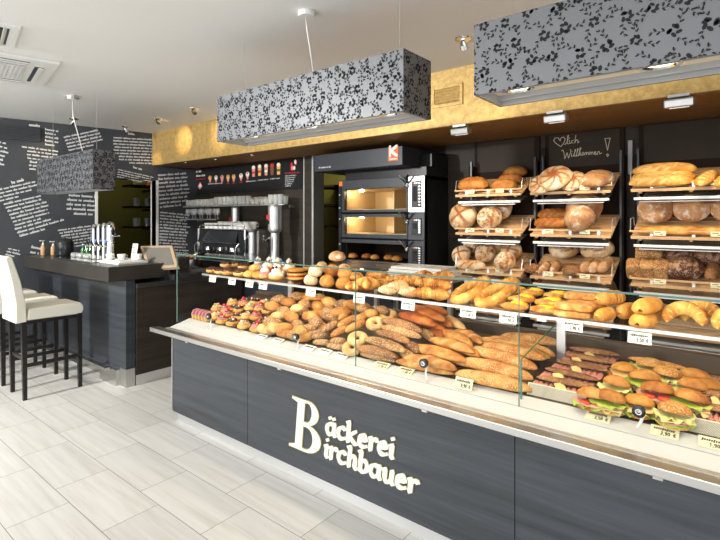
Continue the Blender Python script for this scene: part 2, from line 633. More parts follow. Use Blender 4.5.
def copy_tree(o, loc=None, rot=None, scale=None, parent=None, label=None):
    c = o.copy()
    col.objects.link(c)
    if parent:
        c.parent = parent
    if loc is not None:
        c.location = loc
    if rot is not None:
        c.rotation_euler = rot
    if scale is not None:
        c.scale = scale
    if label:
        c['label'] = label
    for ch in CH.get(o.name, []):
        copy_tree(ch, parent=c)
    return c


CH = {}


def reg(root):
    """remember the children of a prototype"""
    stack = [root]
    allo = list(bpy.data.objects)
    while stack:
        o = stack.pop()
        CH[o.name] = [c for c in allo if c.parent is o]
        stack += CH[o.name]
    return root


ORD = ['first', 'second', 'third', 'fourth', 'fifth', 'sixth', 'seventh', 'eighth', 'ninth', 'tenth', 'eleventh', 'twelfth', 'thirteenth',
       'fourteenth', 'fifteenth', 'sixteenth', 'seventeenth', 'eighteenth', 'nineteenth', 'twentieth', 'twenty-first', 'twenty-second',
       'twenty-third', 'twenty-fourth', 'twenty-fifth', 'twenty-sixth', 'twenty-seventh', 'twenty-eighth', 'twenty-ninth', 'thirtieth']


def place(protos, o_label, cat, group, spots):
    """first spot per prototype uses the prototype itself; spots = [(loc, rot, scale, label)]"""
    used = set()
    out = []
    for i, (loc, rot, scl, lab) in enumerate(spots):
        p_ = protos[i % len(protos)]
        if p_.name not in used:
            used.add(p_.name)
            o = p_
            o.location, o.rotation_euler, o.scale = loc, rot, scl
        else:
            o = copy_tree(p_, loc, rot, scl)
        tag(o, lab or o_label, cat, group)
        out.append(o)
    for p_ in protos:
        if p_.name not in used:
            for ch in CH.get(p_.name, []):
                bpy.data.objects.remove(ch)
            bpy.data.objects.remove(p_)
    return out


def nz(v, s=1.0, seed=0.0):
    return noise.noise(Vector((v[0] * s + seed, v[1] * s - seed, v[2] * s + 2.3 * seed)))


# ------------------------------------------------------------------ lettering helpers
def pen(mb, strokes, nib=(0.12, 0.05), ang=R(35), h=0.01, mt=None, mx=None):
    """broad-nib strokes: each stroke a list of 2D points; hull of the nib swept along each segment"""
    ca, sa = math.cos(ang), math.sin(ang)
    corners = [(x * nib[0] / 2 * ca - y * nib[1] / 2 * sa, x * nib[0] / 2 * sa + y * nib[1] / 2 * ca) for x, y in ((-1, -1), (1, -1), (1, 1), (-1, 1))]
    for st in strokes:
        for a, b in zip(st[:-1], st[1:]):
            P_ = [(a[0] + c[0], a[1] + c[1]) for c in corners] + [(b[0] + c[0], b[1] + c[1]) for c in corners]
            P_ = sorted(set((round(x, 6), round(y, 6)) for x, y in P_))

            def half(ps):
                o = []
                for q in ps:
                    while len(o) > 1 and (o[-1][0] - o[-2][0]) * (q[1] - o[-2][1]) - (o[-1][1] - o[-2][1]) * (q[0] - o[-2][0]) <= 1e-12:
                        o.pop()
                    o.append(q)
                return o
            lo, hi = half(P_), half(P_[::-1])
            mb.prism(lo[:-1] + hi[:-1], h * (1 + .05 * ((len(mb.v) * 7919) % 97) / 97), mt, mx)


def arc(cx, cy, rx, ry, a0, a1, n=10):
    return [(cx + rx * math.cos(R(a0 + (a1 - a0) * i / n)), cy + ry * math.sin(R(a0 + (a1 - a0) * i / n))) for i in range(n + 1)]


# lower case, x-height 1, slight slant applied later; returns (strokes, advance)
GL = {
    'a': ([arc(.36, .47, .30, .45, 60, 330, 12) , [(.68, .95), (.66, .15), (.80, .02)], [(.5, .9), (.68, .93)]], .95),
    'c': ([arc(.40, .48, .32, .46, 50, 315, 12)], .80),
    'k': ([[(.1, 1.55), (.14, 0.02)], [(.66, .95), (.20, .48), (.70, .02), (.82, .02)], [(.0, 1.5), (.1, 1.55)]], .92),
    'e': ([[(.12, .50), (.60, .56)] + arc(.38, .56, .24, .38, 0, 180, 8) + [(.12, .3)] + arc(.42, .36, .30, .34, 180, 320, 8)], .84),
    'r': ([[(.05, .9), (.16, .92), (.16, .02)], [(.16, .65), (.36, .93), (.58, .9), (.58, .84)]], .68),
    'i': ([[(.05, .88), (.18, .94), (.16, .12), (.28, .02)], [(.18, 1.38), (.18, 1.42)]], .42),
    'h': ([[(.0, 1.5), (.14, 1.55), (.14, .02)], [(.14, .62), (.36, .93), (.56, .86), (.60, .65), (.58, .14), (.72, .02)]], .86),
    'b': ([[(.0, 1.5), (.14, 1.55), (.14, .10)], arc(.38, .47, .28, .45, 130, -150, 14)], .84),
    'u': ([[(.02, .88), (.14, .93), (.14, .30), (.24, .05), (.42, .04), (.60, .30)], [(.62, .95), (.60, .15), (.74, .02)]], .88),
}


def word(mb, txt, x, y, s, nib, mt, mx, h, slant=0.08, umlaut=(), sy=None):
    sy = sy or s
    for i, ch in enumerate(txt):
        st, adv = GL[ch]
        st = [list(q) for q in st]
        if i in umlaut:
            st += [[(.26, 1.32), (.26, 1.36)], [(.58, 1.32), (.58, 1.36)]]
        pen(mb, [[(x + (a + b * slant) * s, y + b * sy) for a, b in q] for q in st], nib, R(25), h, mt, mx)
        x += adv * s
    return x


def squiggle_line(mb, o, ux, uy, n, length, xh, rng, mt=None, w=None, fill=1.0):
    """a line of unreadable small lettering: o origin, ux/uy unit vectors in the wall, n normal"""
    x = 0
    w = w or xh * 0.28
    while x < length * fill:
        k = rng.randint(2, 9)
        for j in range(k):
            if x > length:
                break
            hgt = xh * (1.7 if rng.random() < 0.25 else 1.0)
            for dx, y0, y1 in ((0, 0, hgt), (xh * .42, 0, xh)):
                a = o + ux * (x + dx) + uy * y0
                b = o + ux * (x + dx + xh * 0.12) + uy * y1
                mb.add([a, a + ux * w, b + ux * w, b], [(0, 1, 2, 3)], mt)
            yb = rng.choice((0, xh * .8))
            a = o + ux * x + uy * yb
            mb.add([a, a + ux * xh * .5, a + ux * xh * .5 + uy * w * .8, a + uy * w * .8], [(0, 1, 2, 3)], mt)
            x += xh * 0.85
        x += xh * 0.8

# =================================================================== STRUCTURE
b = MB(); b.bb(-9.2, 3.5, -5, 7.2, -0.08, 0); struct(b.build('floor', 'floor'))
b = MB(); b.bb(-9.2, 3.5, -5, 7.2, 2.8, 2.88); struct(b.build('ceiling', 'ceiling'))


def wq(mb, Y0, Y1, z0, z1, mt=None, off=0.0, th=0.12):
    """slab on the slanted left wall plane"""
    a, c = wallx(Y0) + off, wallx(Y1) + off
    vs = [(a, Y0, z0), (c, Y1, z0), (c, Y1, z1), (a, Y0, z1)]
    vs += [(q[0] - th, q[1], q[2]) for q in vs]
    mb.add(vs, [(0, 1, 2, 3), (7, 6, 5, 4), (0, 4, 5, 1), (1, 5, 6, 2), (2, 6, 7, 3), (3, 7, 4, 0)], mt)


DY0, DY1, DZ = at_wall(97.5, 190).y, at_wall(156, 181).y, at_wall(156, 180.5).z
b = MB()
wq(b, -5, DY0, 0, 2.8); wq(b, DY0, DY1, DZ, 2.8); wq(b, DY1, 4.25, 0, 2.8)
wl = struct(b.build('wall_left', 'blackboard'))
b = MB()
wq(b, DY0 - 0.03, DY0, 0, DZ, 'offwhite', 0.012, 0.16); wq(b, DY1, DY1 + 0.03, 0, DZ, 'offwhite', 0.012, 0.16)
wq(b, DY0, DY1, DZ, DZ + 0.015, 'blackboard', 0.006, 0.13)
struct(b.build('door_1'))
# room behind the door opening
b = MB(); b.bb(-8.6, -8.5, 1.5, 5.2, 0, 2.8); b.bb(-8.6, -6.75, 5.1, 5.2, 0, 2.8); b.bb(-8.6, -7.2, 1.5, 1.6, 0, 2.8)
struct(b.build('wall_side_room', 'olive'))

# back wall behind the bar, wall beside the racks, niche behind the oven
b = MB(); b.bb(-6.6, -4.19, 4.15, 4.27, 0, 2.8)
struct(b.build('wall_back', 'darkwall'))
b = MB(); b.bb(-2.43, 1.6, 4.42, 4.54, 0, 2.8)
struct(b.build('wall_racks', 'darkwall'))
b = MB(); b.bb(-6.9, 1.6, 6.0, 6.1, 0, 2.8)
struct(b.build('wall_bakehouse', 'olive'))
b = MB(); b.bb(-2.40, -2.30, 4.54, 6.0, 0, 2.8); b.bb(-6.0, -5.9, 4.27, 6.0, 0, 2.8)
struct(b.build('wall_bakehouse_side', 'deepbrown'))
b = MB(); b.bb(1.5, 1.6, 2.9, 4.42, 0, 2.8)
struct(b.build('wall_right', 'darkwall'))
# metal faced pillar between menu board and oven
b = MB(); b.bb(-4.19, -4.02, 4.12, 4.30, 0, 2.34, 'alu'); b.bb(-4.165, -4.05, 4.115, 4.12, 0, 2.34, 'darkwall')
struct(b.build('trim_1'))
# fascia with gold leaf front and underside in gold darkened by painted shade
b = MB(); b.bb(-6.58, 1.6, 3.50, 3.52, 2.345, 2.8); fas = struct(b.build('trim_2', 'gold'))
b = MB(); b.bb(-6.55, 1.6, 3.502, 4.42, 2.34, 2.36); b.bb(-4.1, -2.4, 4.42, 4.6, 2.36, 2.8, None); struct(b.build('trim_3', 'gold_shaded'))
b = MB(); b.bb(-4.1, -2.43, 4.45, 4.55, 2.2, 2.8); struct(b.build('trim_4', 'deepbrown'))

# ---- lettering on the blackboard wall (unreadable small text)
rng = random.Random(3)


def text_block(mb, TL, TR, BL, nl, xh=None, rag=0.0, fill=None, align='l'):
    a, c, d = at_wall(*TL, 0.004), at_wall(*TR, 0.004), at_wall(*BL, 0.004)
    ux = c - a
    L = ux.length
    ux.normalize()
    dn = (d - a) / max(1, nl - 1)
    pitch = dn.length
    uy = Vector((0, 0, 1)) - ux * ux.z
    uy.normalize()
    xh = xh or pitch * 0.36
    for i in range(nl):
        l = L * (1 - rag * rng.random())
        if i == nl - 1:
            l *= 0.7
        o = a + dn * i
        if align == 'r':
            o = o + ux * (L - l)
        squiggle_line(mb, o, ux, uy, None, l, xh, rng)


b = MB()
text_block(b, (19, 147), (57, 152), (20, 172), 8, rag=.3, align='r')
text_block(b, (29, 126), (44, 127.5), (29, 128), 1, xh=.022)
text_block(b, (45, 130), (58, 132), (45, 145), 5, rag=.2)
text_block(b, (64, 138), (100, 130.5), (69, 151), 5, rag=.2)
text_block(b, (-12, 140), (8, 145), (-14, 166), 7, rag=.3)
text_block(b, (12, 184), (27, 180), (12, 186), 1, xh=.022)
text_block(b, (-8, 192), (37, 182), (-6, 203), 4, rag=.3)
text_block(b, (4, 205), (43, 196), (15, 226), 7, rag=.12)
text_block(b, (15, 230), (62, 217), (20, 237), 3, rag=.3)
text_block(b, (68, 196), (97, 198), (63, 214), 5, rag=.1, align='r')
text_block(b, (58, 231), (95, 226), (68, 248), 7, rag=.2)
text_block(b, (8, 249), (21, 252), (5, 255), 3, rag=.2)
text_block(b, (31, 248), (42, 250), (30, 253), 2, rag=.2)
text_block(b, (128, 134.5), (136, 135.5), (128, 136), 1, xh=.02)
text_block(b, (110, 138), (152, 140.5), (115, 163), 9, rag=.12, align='r')
text_block(b, (133, 168), (145, 171), (133, 170), 1, xh=.02)
text_block(b, (118, 170), (154, 178), (117, 177), 4, rag=.1)
b.build('wall_lettering', 'chalk', wl)
b = MB()
text_block(b, (158, 176), (189, 174), (160, 208), 9, rag=.15, xh=.02)
text_block(b, (160, 213), (190, 216), (158.5, 262), 17, rag=.15, xh=.018)
b.build('wall_lettering', 'chalk', wl)

# louvre vent on the blackboard wall
b = MB()
c0, c1 = at_wall(-30, 118.5), at_wall(42, 128.5)
z1 = c1.z; z0 = at_wall(42, 142).z
wq(b, c0.y, c1.y, z0, z1, 'matblack', 0.02, 0.02)
ve = b.build('wall_vent'); ve['label'] = 'long black louvred vent high on the lettered blackboard wall'; ve['category'] = 'vent'
b = MB()
for i in range(7):
    z = z0 + (i + .5) * (z1 - z0) / 7
    wq(b, c0.y, c1.y - 0.03, z - 0.012, z + 0.004, 'darkgrey', 0.035, 0.015)
b.build('slats', parent=ve)

# =================================================================== BAR
bar = empty('bar_counter', (-5.5, 2.2, 0))
tag(bar, 'dark charcoal bar counter with thick black stone top behind the white stools', 'bar counter')


def par(o, root):
    """keep world position when putting a mesh under a placed empty"""
    o.parent = root
    o.matrix_parent_inverse = root.matrix_basis.inverted()
    root_inv[root.name] = True
    return o


root_inv = {}
bpy.context.view_layer.update()
b = MB(); b.bb(-6.86, -4.612, 2.03, 2.62, 1.005, 1.145); par(b.build('worktop', 'bartop', bev=.004), bar)
b = MB(); b.bb(-6.82, -4.577, 2.177, 2.263, 0.12, 1.005); par(b.build('front_panel', 'laminate'), bar)
b = MB(); b.bb(-4.70, -4.5765, 2.1765, 2.2635, 0, 0.17, 'steel'); par(b.build('corner_plate'), bar)
b = MB(); b.bb(-6.82, -4.70, 2.21, 2.263, 0, 0.125, 'steel'); par(b.build('kickplate'), bar)
b = MB(); b.bb(-6.8, -4.62, 2.60, 2.65, 0, 1.0, 'laminate'); par(b.build('rear_panel'), bar)
b = MB()
b.bb(-6.6, -4.80, 2.085, 2.13, 0.13, 0.165, 'steel')
for x in (-4.95, -5.6, -6.3):
    b.bb(x - .03, x + .03, 2.1, 2.18, 0.137, 0.16, 'steel')
par(b.build('foot_rail'), bar)
b = MB(); b.bb(-5.05, -4.70, 2.14, 2.2, 0, 0.15, 'steel'); par(b.build('kickplate'), bar)

cab = empty('till_cabinet', (-4.75, 2.9, 0))
tag(cab, 'dark wood cabinet under the cash register at the end of the bar', 'cabinet')
bpy.context.view_layer.update()
b = MB(); b.bb(-5.3, -4.58, 2.66, 3.5, 0.10, 0.90, 'deepbrown'); b.bb(-4.58, -4.56, 2.27, 3.5, 0.10, 0.93, 'darkwall'); par(b.build('carcass'), cab)
b = MB(); b.bb(-5.3, -4.545, 2.66, 3.5, 0.93, 0.97, 'bartop'); b.bb(-4.61, -4.545, 2.27, 2.66, 0.93, 0.97, 'bartop'); par(b.build('worktop'), cab)
b = MB(); b.bb(-5.3, -4.57, 2.27, 3.5, 0, 0.10, 'alu'); par(b.build('kickplate'), cab)

# cash register with tilted screen
rg = empty('cash_register', (-4.68, 2.72, 0.97))
tag(rg, 'touch screen cash register with tan frame on a black base beside the bar', 'cash register')
bpy.context.view_layer.update()
sa, sb, scn, sd = at_y(140, 246, 2.62), at_y(172, 245.5, 2.72), at_y(178, 267, 2.60), at_y(148, 269, 2.50)
nn = (sb - sa).cross(sd - sa).normalized()
if nn.y > 0:
    nn = -nn
cen = (sa + sb + scn + sd) / 4
def quad_slab(mb, c, th, n, mt, k=1.0, off=0.0):
    cc = sum(c, Vector()) / 4
    q = [cc + (x - cc) * k + n * off for x in c]
    vs = q + [x - n * th for x in q]
    mb.add(vs, [(0, 1, 2, 3), (7, 6, 5, 4), (0, 4, 5, 1), (1, 5, 6, 2), (2, 6, 7, 3), (3, 7, 4, 0)], mt)
cs = [sa, sb, scn, sd]
b = MB(); quad_slab(b, cs, 0.035, nn, 'tan'); par(b.build('screen_frame'), rg)
b = MB(); quad_slab(b, cs, 0.01, nn, 'screen', 0.80, 0.004); par(b.build('screen'), rg)
b = MB(); b.bb(-4.86, -4.50, 2.62, 2.95, 0.97, 1.03, 'plastic'); b.bb(-4.76, -4.60, 2.72, 2.86, 1.03, 1.19, 'plastic'); b.box((-4.68, 2.74, 1.13), (.3, .16, .05), 'plastic', rx=-.5)
par(b.build('base', bev=.006), rg)

# stools ------------------------------------------------------------
st = empty('bar_stool', (-5.125, 1.7, 0))
b = MB()
n = 8
# cushion
prof = [(-.215, .695), (.235, .69), (.247, .72), (.247, .775), (.225, .80), (.10, .808), (-.12, .802), (-.20, .80)]
vs = []
for x in (-.185, -.165, .165, .185):
    k = .0 if abs(x) < .17 else .012
    vs += [(x, y, z - (k if z > .75 else -k)) for y, z in prof]
fs = []
for j in range(3):
    for i in range(8):
        k = (i + 1) % 8
        fs.append((j * 8 + i, j * 8 + k, (j + 1) * 8 + k, (j + 1) * 8 + i))
fs += [tuple(range(7, -1, -1)), tuple(range(24, 32))]
b.add(vs, fs)
b.build('seat', 'leather', st, bev=.008)
b = MB()
fr = [(-.215, .685), (-.222, .85), (-.262, 1.05), (-.325, 1.262)]
bk = [(-.30, .685), (-.30, .85), (-.330, 1.05), (-.375, 1.255)]
pr = fr + [(-.35, 1.272)] + bk[::-1]
vs = []
for x in (-.185, -.172, .172, .185):
    vs += [(x, y, z) for y, z in pr]
fs = []
N = len(pr)
for j in range(3):
    for i in range(N):
        k = (i + 1) % N
        fs.append((j * N + i, j * N + k, (j + 1) * N + k, (j + 1) * N + i))
fs += [tuple(range(N - 1, -1, -1)), tuple(range(3 * N, 4 * N))]
b.add(vs, fs)
b.build('backrest', 'leather', st, bev=.008)
for sx in (-1, 1):
    for sy in (-1, 1):
        b = MB()
        y1 = .215 if sy > 0 else -.235
        y0 = .225 if sy > 0 else -.225
        w = .019
        x = sx * .163
        vs = [(x + a * w * q, y + c * w * q, z) for z, y, q in ((0, y0, .8), (.70, y1, 1.1)) for a, c in ((-1, -1), (1, -1), (1, 1), (-1, 1))]
        b.add(vs, [(3, 2, 1, 0), (4, 5, 6, 7), (0, 1, 5, 4), (1, 2, 6, 5), (2, 3, 7, 6), (3, 0, 4, 7)])
        b.build('leg', 'legwood', st)
for sx in (-1, 1):
    b = MB()
    b.box((sx * .163, 0, .30), (.018, .43, .032))
    b.build('side_stretcher', 'legwood', st)
b = MB(); b.box((0, .22, .235), (.33, .02, .035)); b.build('foot_stretcher', 'legwood', st)
b = MB(); b.box((0, -.226, .36), (.33, .018, .03)); b.build('rear_stretcher', 'legwood', st)
b = MB(); b.box((0, 0, .678), (.345, .45, .03)); b.build('seat_rail', 'legwood', st)
reg(st)
sl = ['cream leather bar stool with black legs, the one closest to the bakery display case',
      'cream leather bar stool standing between the two others along the bar',
      'cream leather bar stool at the far end, mostly hidden by the other two']
for i in range(3):
    L = (-5.125 - .59 * i, 1.7, 0)
    if i == 0:
        o = st
        tag(o, None, 'bar stool', 'stools along the bar')
        o.location = L
    else:
        o = copy_tree(st, L)
    o['label'] = sl[i]

# things on the bar ---------------------------------------------------
ZB = 1.145
# beer tap tower
tp = empty('beer_tap_tower', (-5.35, 2.35, ZB))
tag(tp, 'row of four shiny steel beer tap columns standing on the bar', 'beer taps')
bpy.context.view_layer.update()
cols_px = [94, 98.8, 104, 110]
for i, px in enumerate(cols_px):
    q = at_y(px, 262, 2.30 + .03 * (3 - i) * 0)
    x, y = q.x, q.y
    b = MB()
    zt = 1.49 + .008 * i
    r = .026 if i < 3 else .045
    b.lathe([(r * 1.25, ZB), (r * 1.25, ZB + .012), (r, ZB + .02), (r, zt)], 14, 'chrome', Matrix.Translation((x, y, 0)), True)
    b.lathe([(r, 0), (r, .03), (r * .5, .05)], 14, 'chrome', Matrix.Translation((x, y, zt - .005)) @ Euler((0, .3, 0)).to_matrix().to_4x4())
    c_ = par(b.build('column', smooth=False), tp)
    b = MB(); b.lathe([(.018, 0), (.018, .01), (.0, .011)], 12, 'blue', Matrix.Translation((x + .005, y - r, ZB + .21)) @ Euler((PI / 2, 0, 0)).to_matrix().to_4x4())
    par(b.build('badge'), tp)
    b = MB(); b.tube([(x, y - r, ZB + .16), (x, y - r - .06, ZB + .16), (x, y - r - .065, ZB + .11)], .007, 8, 'chrome'); b.tube([(x, y - r - .03, ZB + .16), (x, y - r - .05, ZB + .215)], .009, 8, 'black')
    par(b.build('spout', smooth=True), tp)
b = MB()
for dx in (0.08, .16):
    q = at_y(110 + dx * 50, 236, 2.33)
    b.tube([q, q + Vector((.0, -.05, 0)), q + Vector((.01, -.06, -.06))], .007, 8, 'chrome')
    b.tube([q + Vector((0, -.02, 0)), q + Vector((0, -.03, .06))], .012, 8, 'black')
b.tube([at_y(109, 236, 2.33), at_y(119, 236, 2.33)], .008, 8, 'chrome')
par(b.build('side_tap', smooth=True), tp)
# drip grid
b = MB(); b.bb(-6.2, -5.2, 2.12, 2.24, ZB, ZB + .008)
o = tag(b.build('drip_tray', 'chrome', bev=.002), 'flat polished steel drip tray on the bar before the beer taps', 'drip tray')

# glasses upside down on the drip tray
b = MB()
b.lathe([(.026, 0), (.033, .0), (.036, .05), (.030, .09), (.027, .09), (.032, .05), (.029, .004)], 12, None, None, False)
gl = b.build('tasting_glass', 'tumbler', smooth=True)
sp_ = []
for i in range(9):
    sp_.append(((-6.12 + .095 * i, 2.31 + .02 * (i % 2), ZB), (0, 0, 0), (1, 1, .6), 'small clear glass on the bar, %s from the blackboard wall' % ORD[i]))
place([gl], None, 'glass', 'small glasses on the bar', sp_)

# cup tray with filled cups
tr = empty('cup_tray', (-4.95, 2.33, ZB))
tag(tr, 'white tray on the bar end, lined with paper, beside the beer taps', 'tray')
b = MB(); b.box((0, 0, .012), (.42, .30, .024)); b.build('tray_body', 'white', tr, bev=.006)
b = MB(); b.box((0, 0, .028), (.36, .24, .008)); b.build('paper_liner', 'paper', tr)
cp = empty('coffee_cup')
b = MB()
b.lathe([(.022, 0), (.03, .005), (.042, .055), (.040, .055), (.028, .01), (.0, .008)], 16, 'ceramic', None, False)
b.tube([(.038, 0, .045), (.058, 0, .042), (.056, 0, .02), (.034, 0, .016)], .004, 6, 'ceramic')
b.build('cup_body', parent=cp, smooth=True)
b = MB(); b.lathe([(.0, .002), (.035, 0), (.062, .008), (.062, .011), (.03, .004)], 18, 'ceramic', Matrix.Translation((0, 0, -.003)), False); b.build('saucer', parent=cp, smooth=True)
reg(cp)
place([cp], None, 'cup', 'cups on the bar tray', [((-5.05, 2.24, ZB + .036), (0, 0, .4), (1, 1, 1), 'white coffee cup on the tray, closest to the beer taps'),
      ((-4.93, 2.30, ZB + .036), (0, 0, 1.4), (1, 1, 1), 'white coffee cup in the middle of the bar tray'),
      ((-4.83, 2.42, ZB + .036), (0, 0, 2.0), (1, 1, 1), 'white coffee cup on the tray beside the menu card stand')])
# card stand
cd = empty('card_stand', at_y(134.5, 259, 2.50))
cd.location.z = ZB
tag(cd, 'small white menu card in a clear stand on the bar end', 'menu card')
b = MB(); b.box((0, 0, .10), (.11, .004, .17), rx=-.15); b.build('card', 'paper', cd)
b = MB(); b.box((0, .01, .006), (.12, .07, .012)); b.box((0, .012, .17), (.115, .006, .03), 'darkgrey', rx=-.15) if False else None; b.build('foot', 'glass', cd)
b = MB()
for i, (w, x) in enumerate(((.06, 0), (.04, .01), (.07, 0), (.05, -.01))):
    b.box((x, -.004, .14 - i * .025), (w, .003, .007), rx=-.15)
b.build('printing', 'darkgrey', cd)

# soap bottles, jar, bottles at the wall end of the bar
sbp = empty('pump_bottle')
b = MB(); b.lathe([(.024, 0), (.026, .01), (.026, .09), (.02, .11), (.010, .12)], 14, 'orange' if False else 'wood'); b.build('bottle_body', parent=sbp, smooth=True)
b = MB(); b.lathe([(.013, .118), (.013, .135), (.005, .137), (.005, .165)], 10, 'ceramic'); b.box((.0, -.012, .168), (.018, .055, .012), 'ceramic'); b.build('pump', parent=sbp)
reg(sbp)
place([sbp], None, 'pump bottle', 'pump bottles on the bar', [((-6.76, 2.20, ZB), (0, 0, .3), (1, 1, 1.05), 'honey coloured pump bottle on the bar nearest the blackboard wall'),
      ((-6.64, 2.27, ZB), (0, 0, .2), (1, 1, 1.0), 'pump bottle with white head beside the dark glass jar')])
b = MB()
b.lathe([(.09, 0), (.10, .02), (.10, .16), (.085, .20), (.04, .215)], 20)
jr = tag(b.build('glass_jar', 'smoke', smooth=True), 'large dark glass jar standing on the bar beside the pump bottles', 'jar')
jr.location = (-6.38, 2.30, ZB)
gb = empty('bottle')
b = MB(); b.lathe([(.022, 0), (.024, .01), (.024, .08), (.010, .115), (.010, .14)], 12); b.build('bottle_body', 'green', gb, smooth=True)
b = MB(); b.lathe([(.012, .138), (.012, .152)], 10); b.build('cap', 'alu', gb)
reg(gb)
place([gb], None, 'bottle', 'green bottles on the bar', [((-6.10, 2.40, ZB), (0, 0, 0), (1, 1, 1), 'small green bottle on the bar closest to the dark jar'),
      ((-6.02, 2.44, ZB), (0, 0, 0), (1, 1, .9), 'small green bottle in the middle of three on the bar'),
      ((-5.93, 2.38, ZB), (0, 0, 0), (1, 1, .95), 'small green bottle on the bar closest to the beer taps')])

# =================================================================== PENDANT LAMPS


def flock_pattern(mb, W, Hh, place_fn, seed, dens=1.0):
    """flower sprays in the face coordinates (0..W, 0..Hh)"""
    rg_ = random.Random(seed)

    def blob(cx, cy, rx, ry, a, n=6):
        ps = []
        for i in range(n):
            t = 2 * PI * i / n
            x, y = rx * math.cos(t), ry * math.sin(t)
            X = cx + x * math.cos(a) - y * math.sin(a)
            Y = cy + x * math.sin(a) + y * math.cos(a)
            ps.append((min(max(X, .001), W - .001), min(max(Y, .001), Hh - .001)))
        if max(q[0] for q in ps) - min(q[0] for q in ps) < .001 or max(q[1] for q in ps) - min(q[1] for q in ps) < .001:
            return
        mb.add([place_fn(*q) for q in ps], [tuple(range(n))], 'flock')

    step = .083 / dens
    nx, ny = int(W / step) + 2, int(Hh / step) + 2
    for i in range(-1, nx):
        for j in range(-1, ny):
            cx = (i + .5 * (j % 2)) * step + rg_.uniform(-.012, .012)
            cy = j * step + rg_.uniform(-.012, .012)
            s = .9 + .3 * rg_.random()
            for k in range(6):
                a = k * PI / 3 + rg_.random()
                blob(cx + .014 * s * math.cos(a), cy + .014 * s * math.sin(a), .0105 * s, .0062 * s, a + .8)
            a0 = rg_.random() * 6.28
            for m_ in range(3):
                aa = a0 + m_ * 2.1
                x, y = cx + .022 * math.cos(aa), cy + .022 * math.sin(aa)
                for k in range(4):
                    aa += rg_.uniform(-.1, .35)
                    x += .0125 * math.cos(aa); y += .0125 * math.sin(aa)
                    sd_ = 1 if k % 2 else -1
                    blob(x + .006 * sd_ * -math.sin(aa), y + .006 * sd_ * math.cos(aa), .0085, .0036, aa + .7 * sd_, 5)
                    blob(x, y, .007, .0012, aa, 4)


def lamp_box(label, x0, x1, y0, y1, z0, z1, spots_x, ropes, rose, dens=1.0, seed=1, glow='cream_in', watt=14):
    root = empty('pendant_lamp', ((x0 + x1) / 2, (y0 + y1) / 2, z0))
    tag(root, label, 'pendant lamp', 'box shaped pendant lamps')
    W, D, Hh = x1 - x0, y1 - y0, z1 - z0
    hx, hy = W / 2, D / 2
    b = MB()
    t = .012
    b.box((0, -hy + t / 2, Hh / 2), (W, t, Hh), 'satin'); b.box((0, hy - t / 2, Hh / 2), (W, t, Hh), 'satin')
    b.box((-hx + t / 2, 0, Hh / 2), (t, D - 2 * t, Hh), 'satin'); b.box((hx - t / 2, 0, Hh / 2), (t, D - 2 * t, Hh), 'satin')
    b.box((0, 0, Hh - .004), (W - 2 * t, D - 2 * t, .008), 'satin')
    e = .0012
    flock_pattern(b, W, Hh, lambda u, v: (-hx + u, -hy - e, v), seed, dens)
    flock_pattern(b, W, Hh, lambda u, v: (hx - u, hy + e, v), seed + 1, dens)
    flock_pattern(b, D, Hh, lambda u, v: (hx + e, -hy + u, v), seed + 2, dens)
    flock_pattern(b, D, Hh, lambda u, v: (-hx - e, hy - u, v), seed + 3, dens)
    b.build('shade', parent=root)
    b = MB()
    b.box((0, 0, .045), (W - 2 * t, D - 2 * t, .01), 'cream_in')
    b.box((0, hy - .05, .030), (W - 2 * t, .012, .03), 'grey_in')
    b.build('inner_panel', parent=root)
    b = MB()
    for s_ in (-1, 1):
        b.box((0, s_ * (hy - t - .003), .022), (W - 2 * t, .006, .045), 'grey_in')
        b.box((s_ * (hx - t - .003), 0, .022), (.006, D - 2 * t, .045), 'grey_in')
    b.build('inner_rim', parent=root)
    for sx in spots_x:
        b = MB()
        T = Matrix.Translation((sx - (x0 + x1) / 2, -.01, 0))
        b.lathe([(.075, .040), (.075, .030), (.060, .030), (.052, .038)], 24, 'chrome', T, False)
        r_ = b.build('spot_ring', parent=root, smooth=False)
        b = MB()
        b.lathe([(.058, .038), (.03, .036), (.0, .0355)], 20, 'lampglow2', T, False)
        b.build('reflector', parent=r_)
        spot('pendant_spot', (sx, (y0 + y1) / 2 - .01, z0 + .025), (sx, (y0 + y1) / 2 + .25, 0.8), watt, (1, .84, .6), 95, .8, .05)
    b = MB()
    for rx_ in ropes:
        b.tube([(rx_ - (x0 + x1) / 2, 0, Hh), (rx_ - (x0 + x1) / 2, 0, 2.8 - z0)], .0012, 5, 'wire')
    b.build('suspension_wire', parent=root)
    if rose:
        b = MB()
        q = Vector(rose) - Vector(((x0 + x1) / 2, (y0 + y1) / 2, z0))
        b.lathe([(.045, 0), (.048, .004), (.048, .03), (.02, .03)], 20, 'white', Matrix.Translation((q.x, q.y, 2.768 - z0)))
        rs = b.build('ceiling_rose', parent=root)
        b = MB()
        b.tube([(q.x, q.y, 2.77 - z0), (q.x + .005, q.y, (2.77 - z0 + Hh) / 2 + .1), (q.x - .03, .0, Hh + .04), (q.x - .05, 0, Hh)], .004, 6, 'cable')
        b.build('cable', parent=root, smooth=True)
    return root


lamp_box('silver box pendant lamp with black flowers above the pastries end of the display case', -2.83, -1.31, 1.965, 2.225, 2.118, 2.425, [-2.62, -2.07, -1.5], (-2.70, -1.42), (-2.01, 2.0, 0), 1.0, 11)
lamp_box('silver box pendant lamp with black flowers above the sandwiches end of the display case', -.94, .60, 1.965, 2.245, 2.135, 2.445, [-.80, -.26, .3], (-.82, .5), None, .85, 21, watt=13)
lamp_box('box pendant lamp with small flower pattern hanging over the bar', -6.17, -4.74, 1.95, 2.15, 1.868, 2.24, [-5.9, -5.45, -5.0], (-6.0, -4.9), (-5.2, 1.95, 0), 1.25, 31, watt=8)

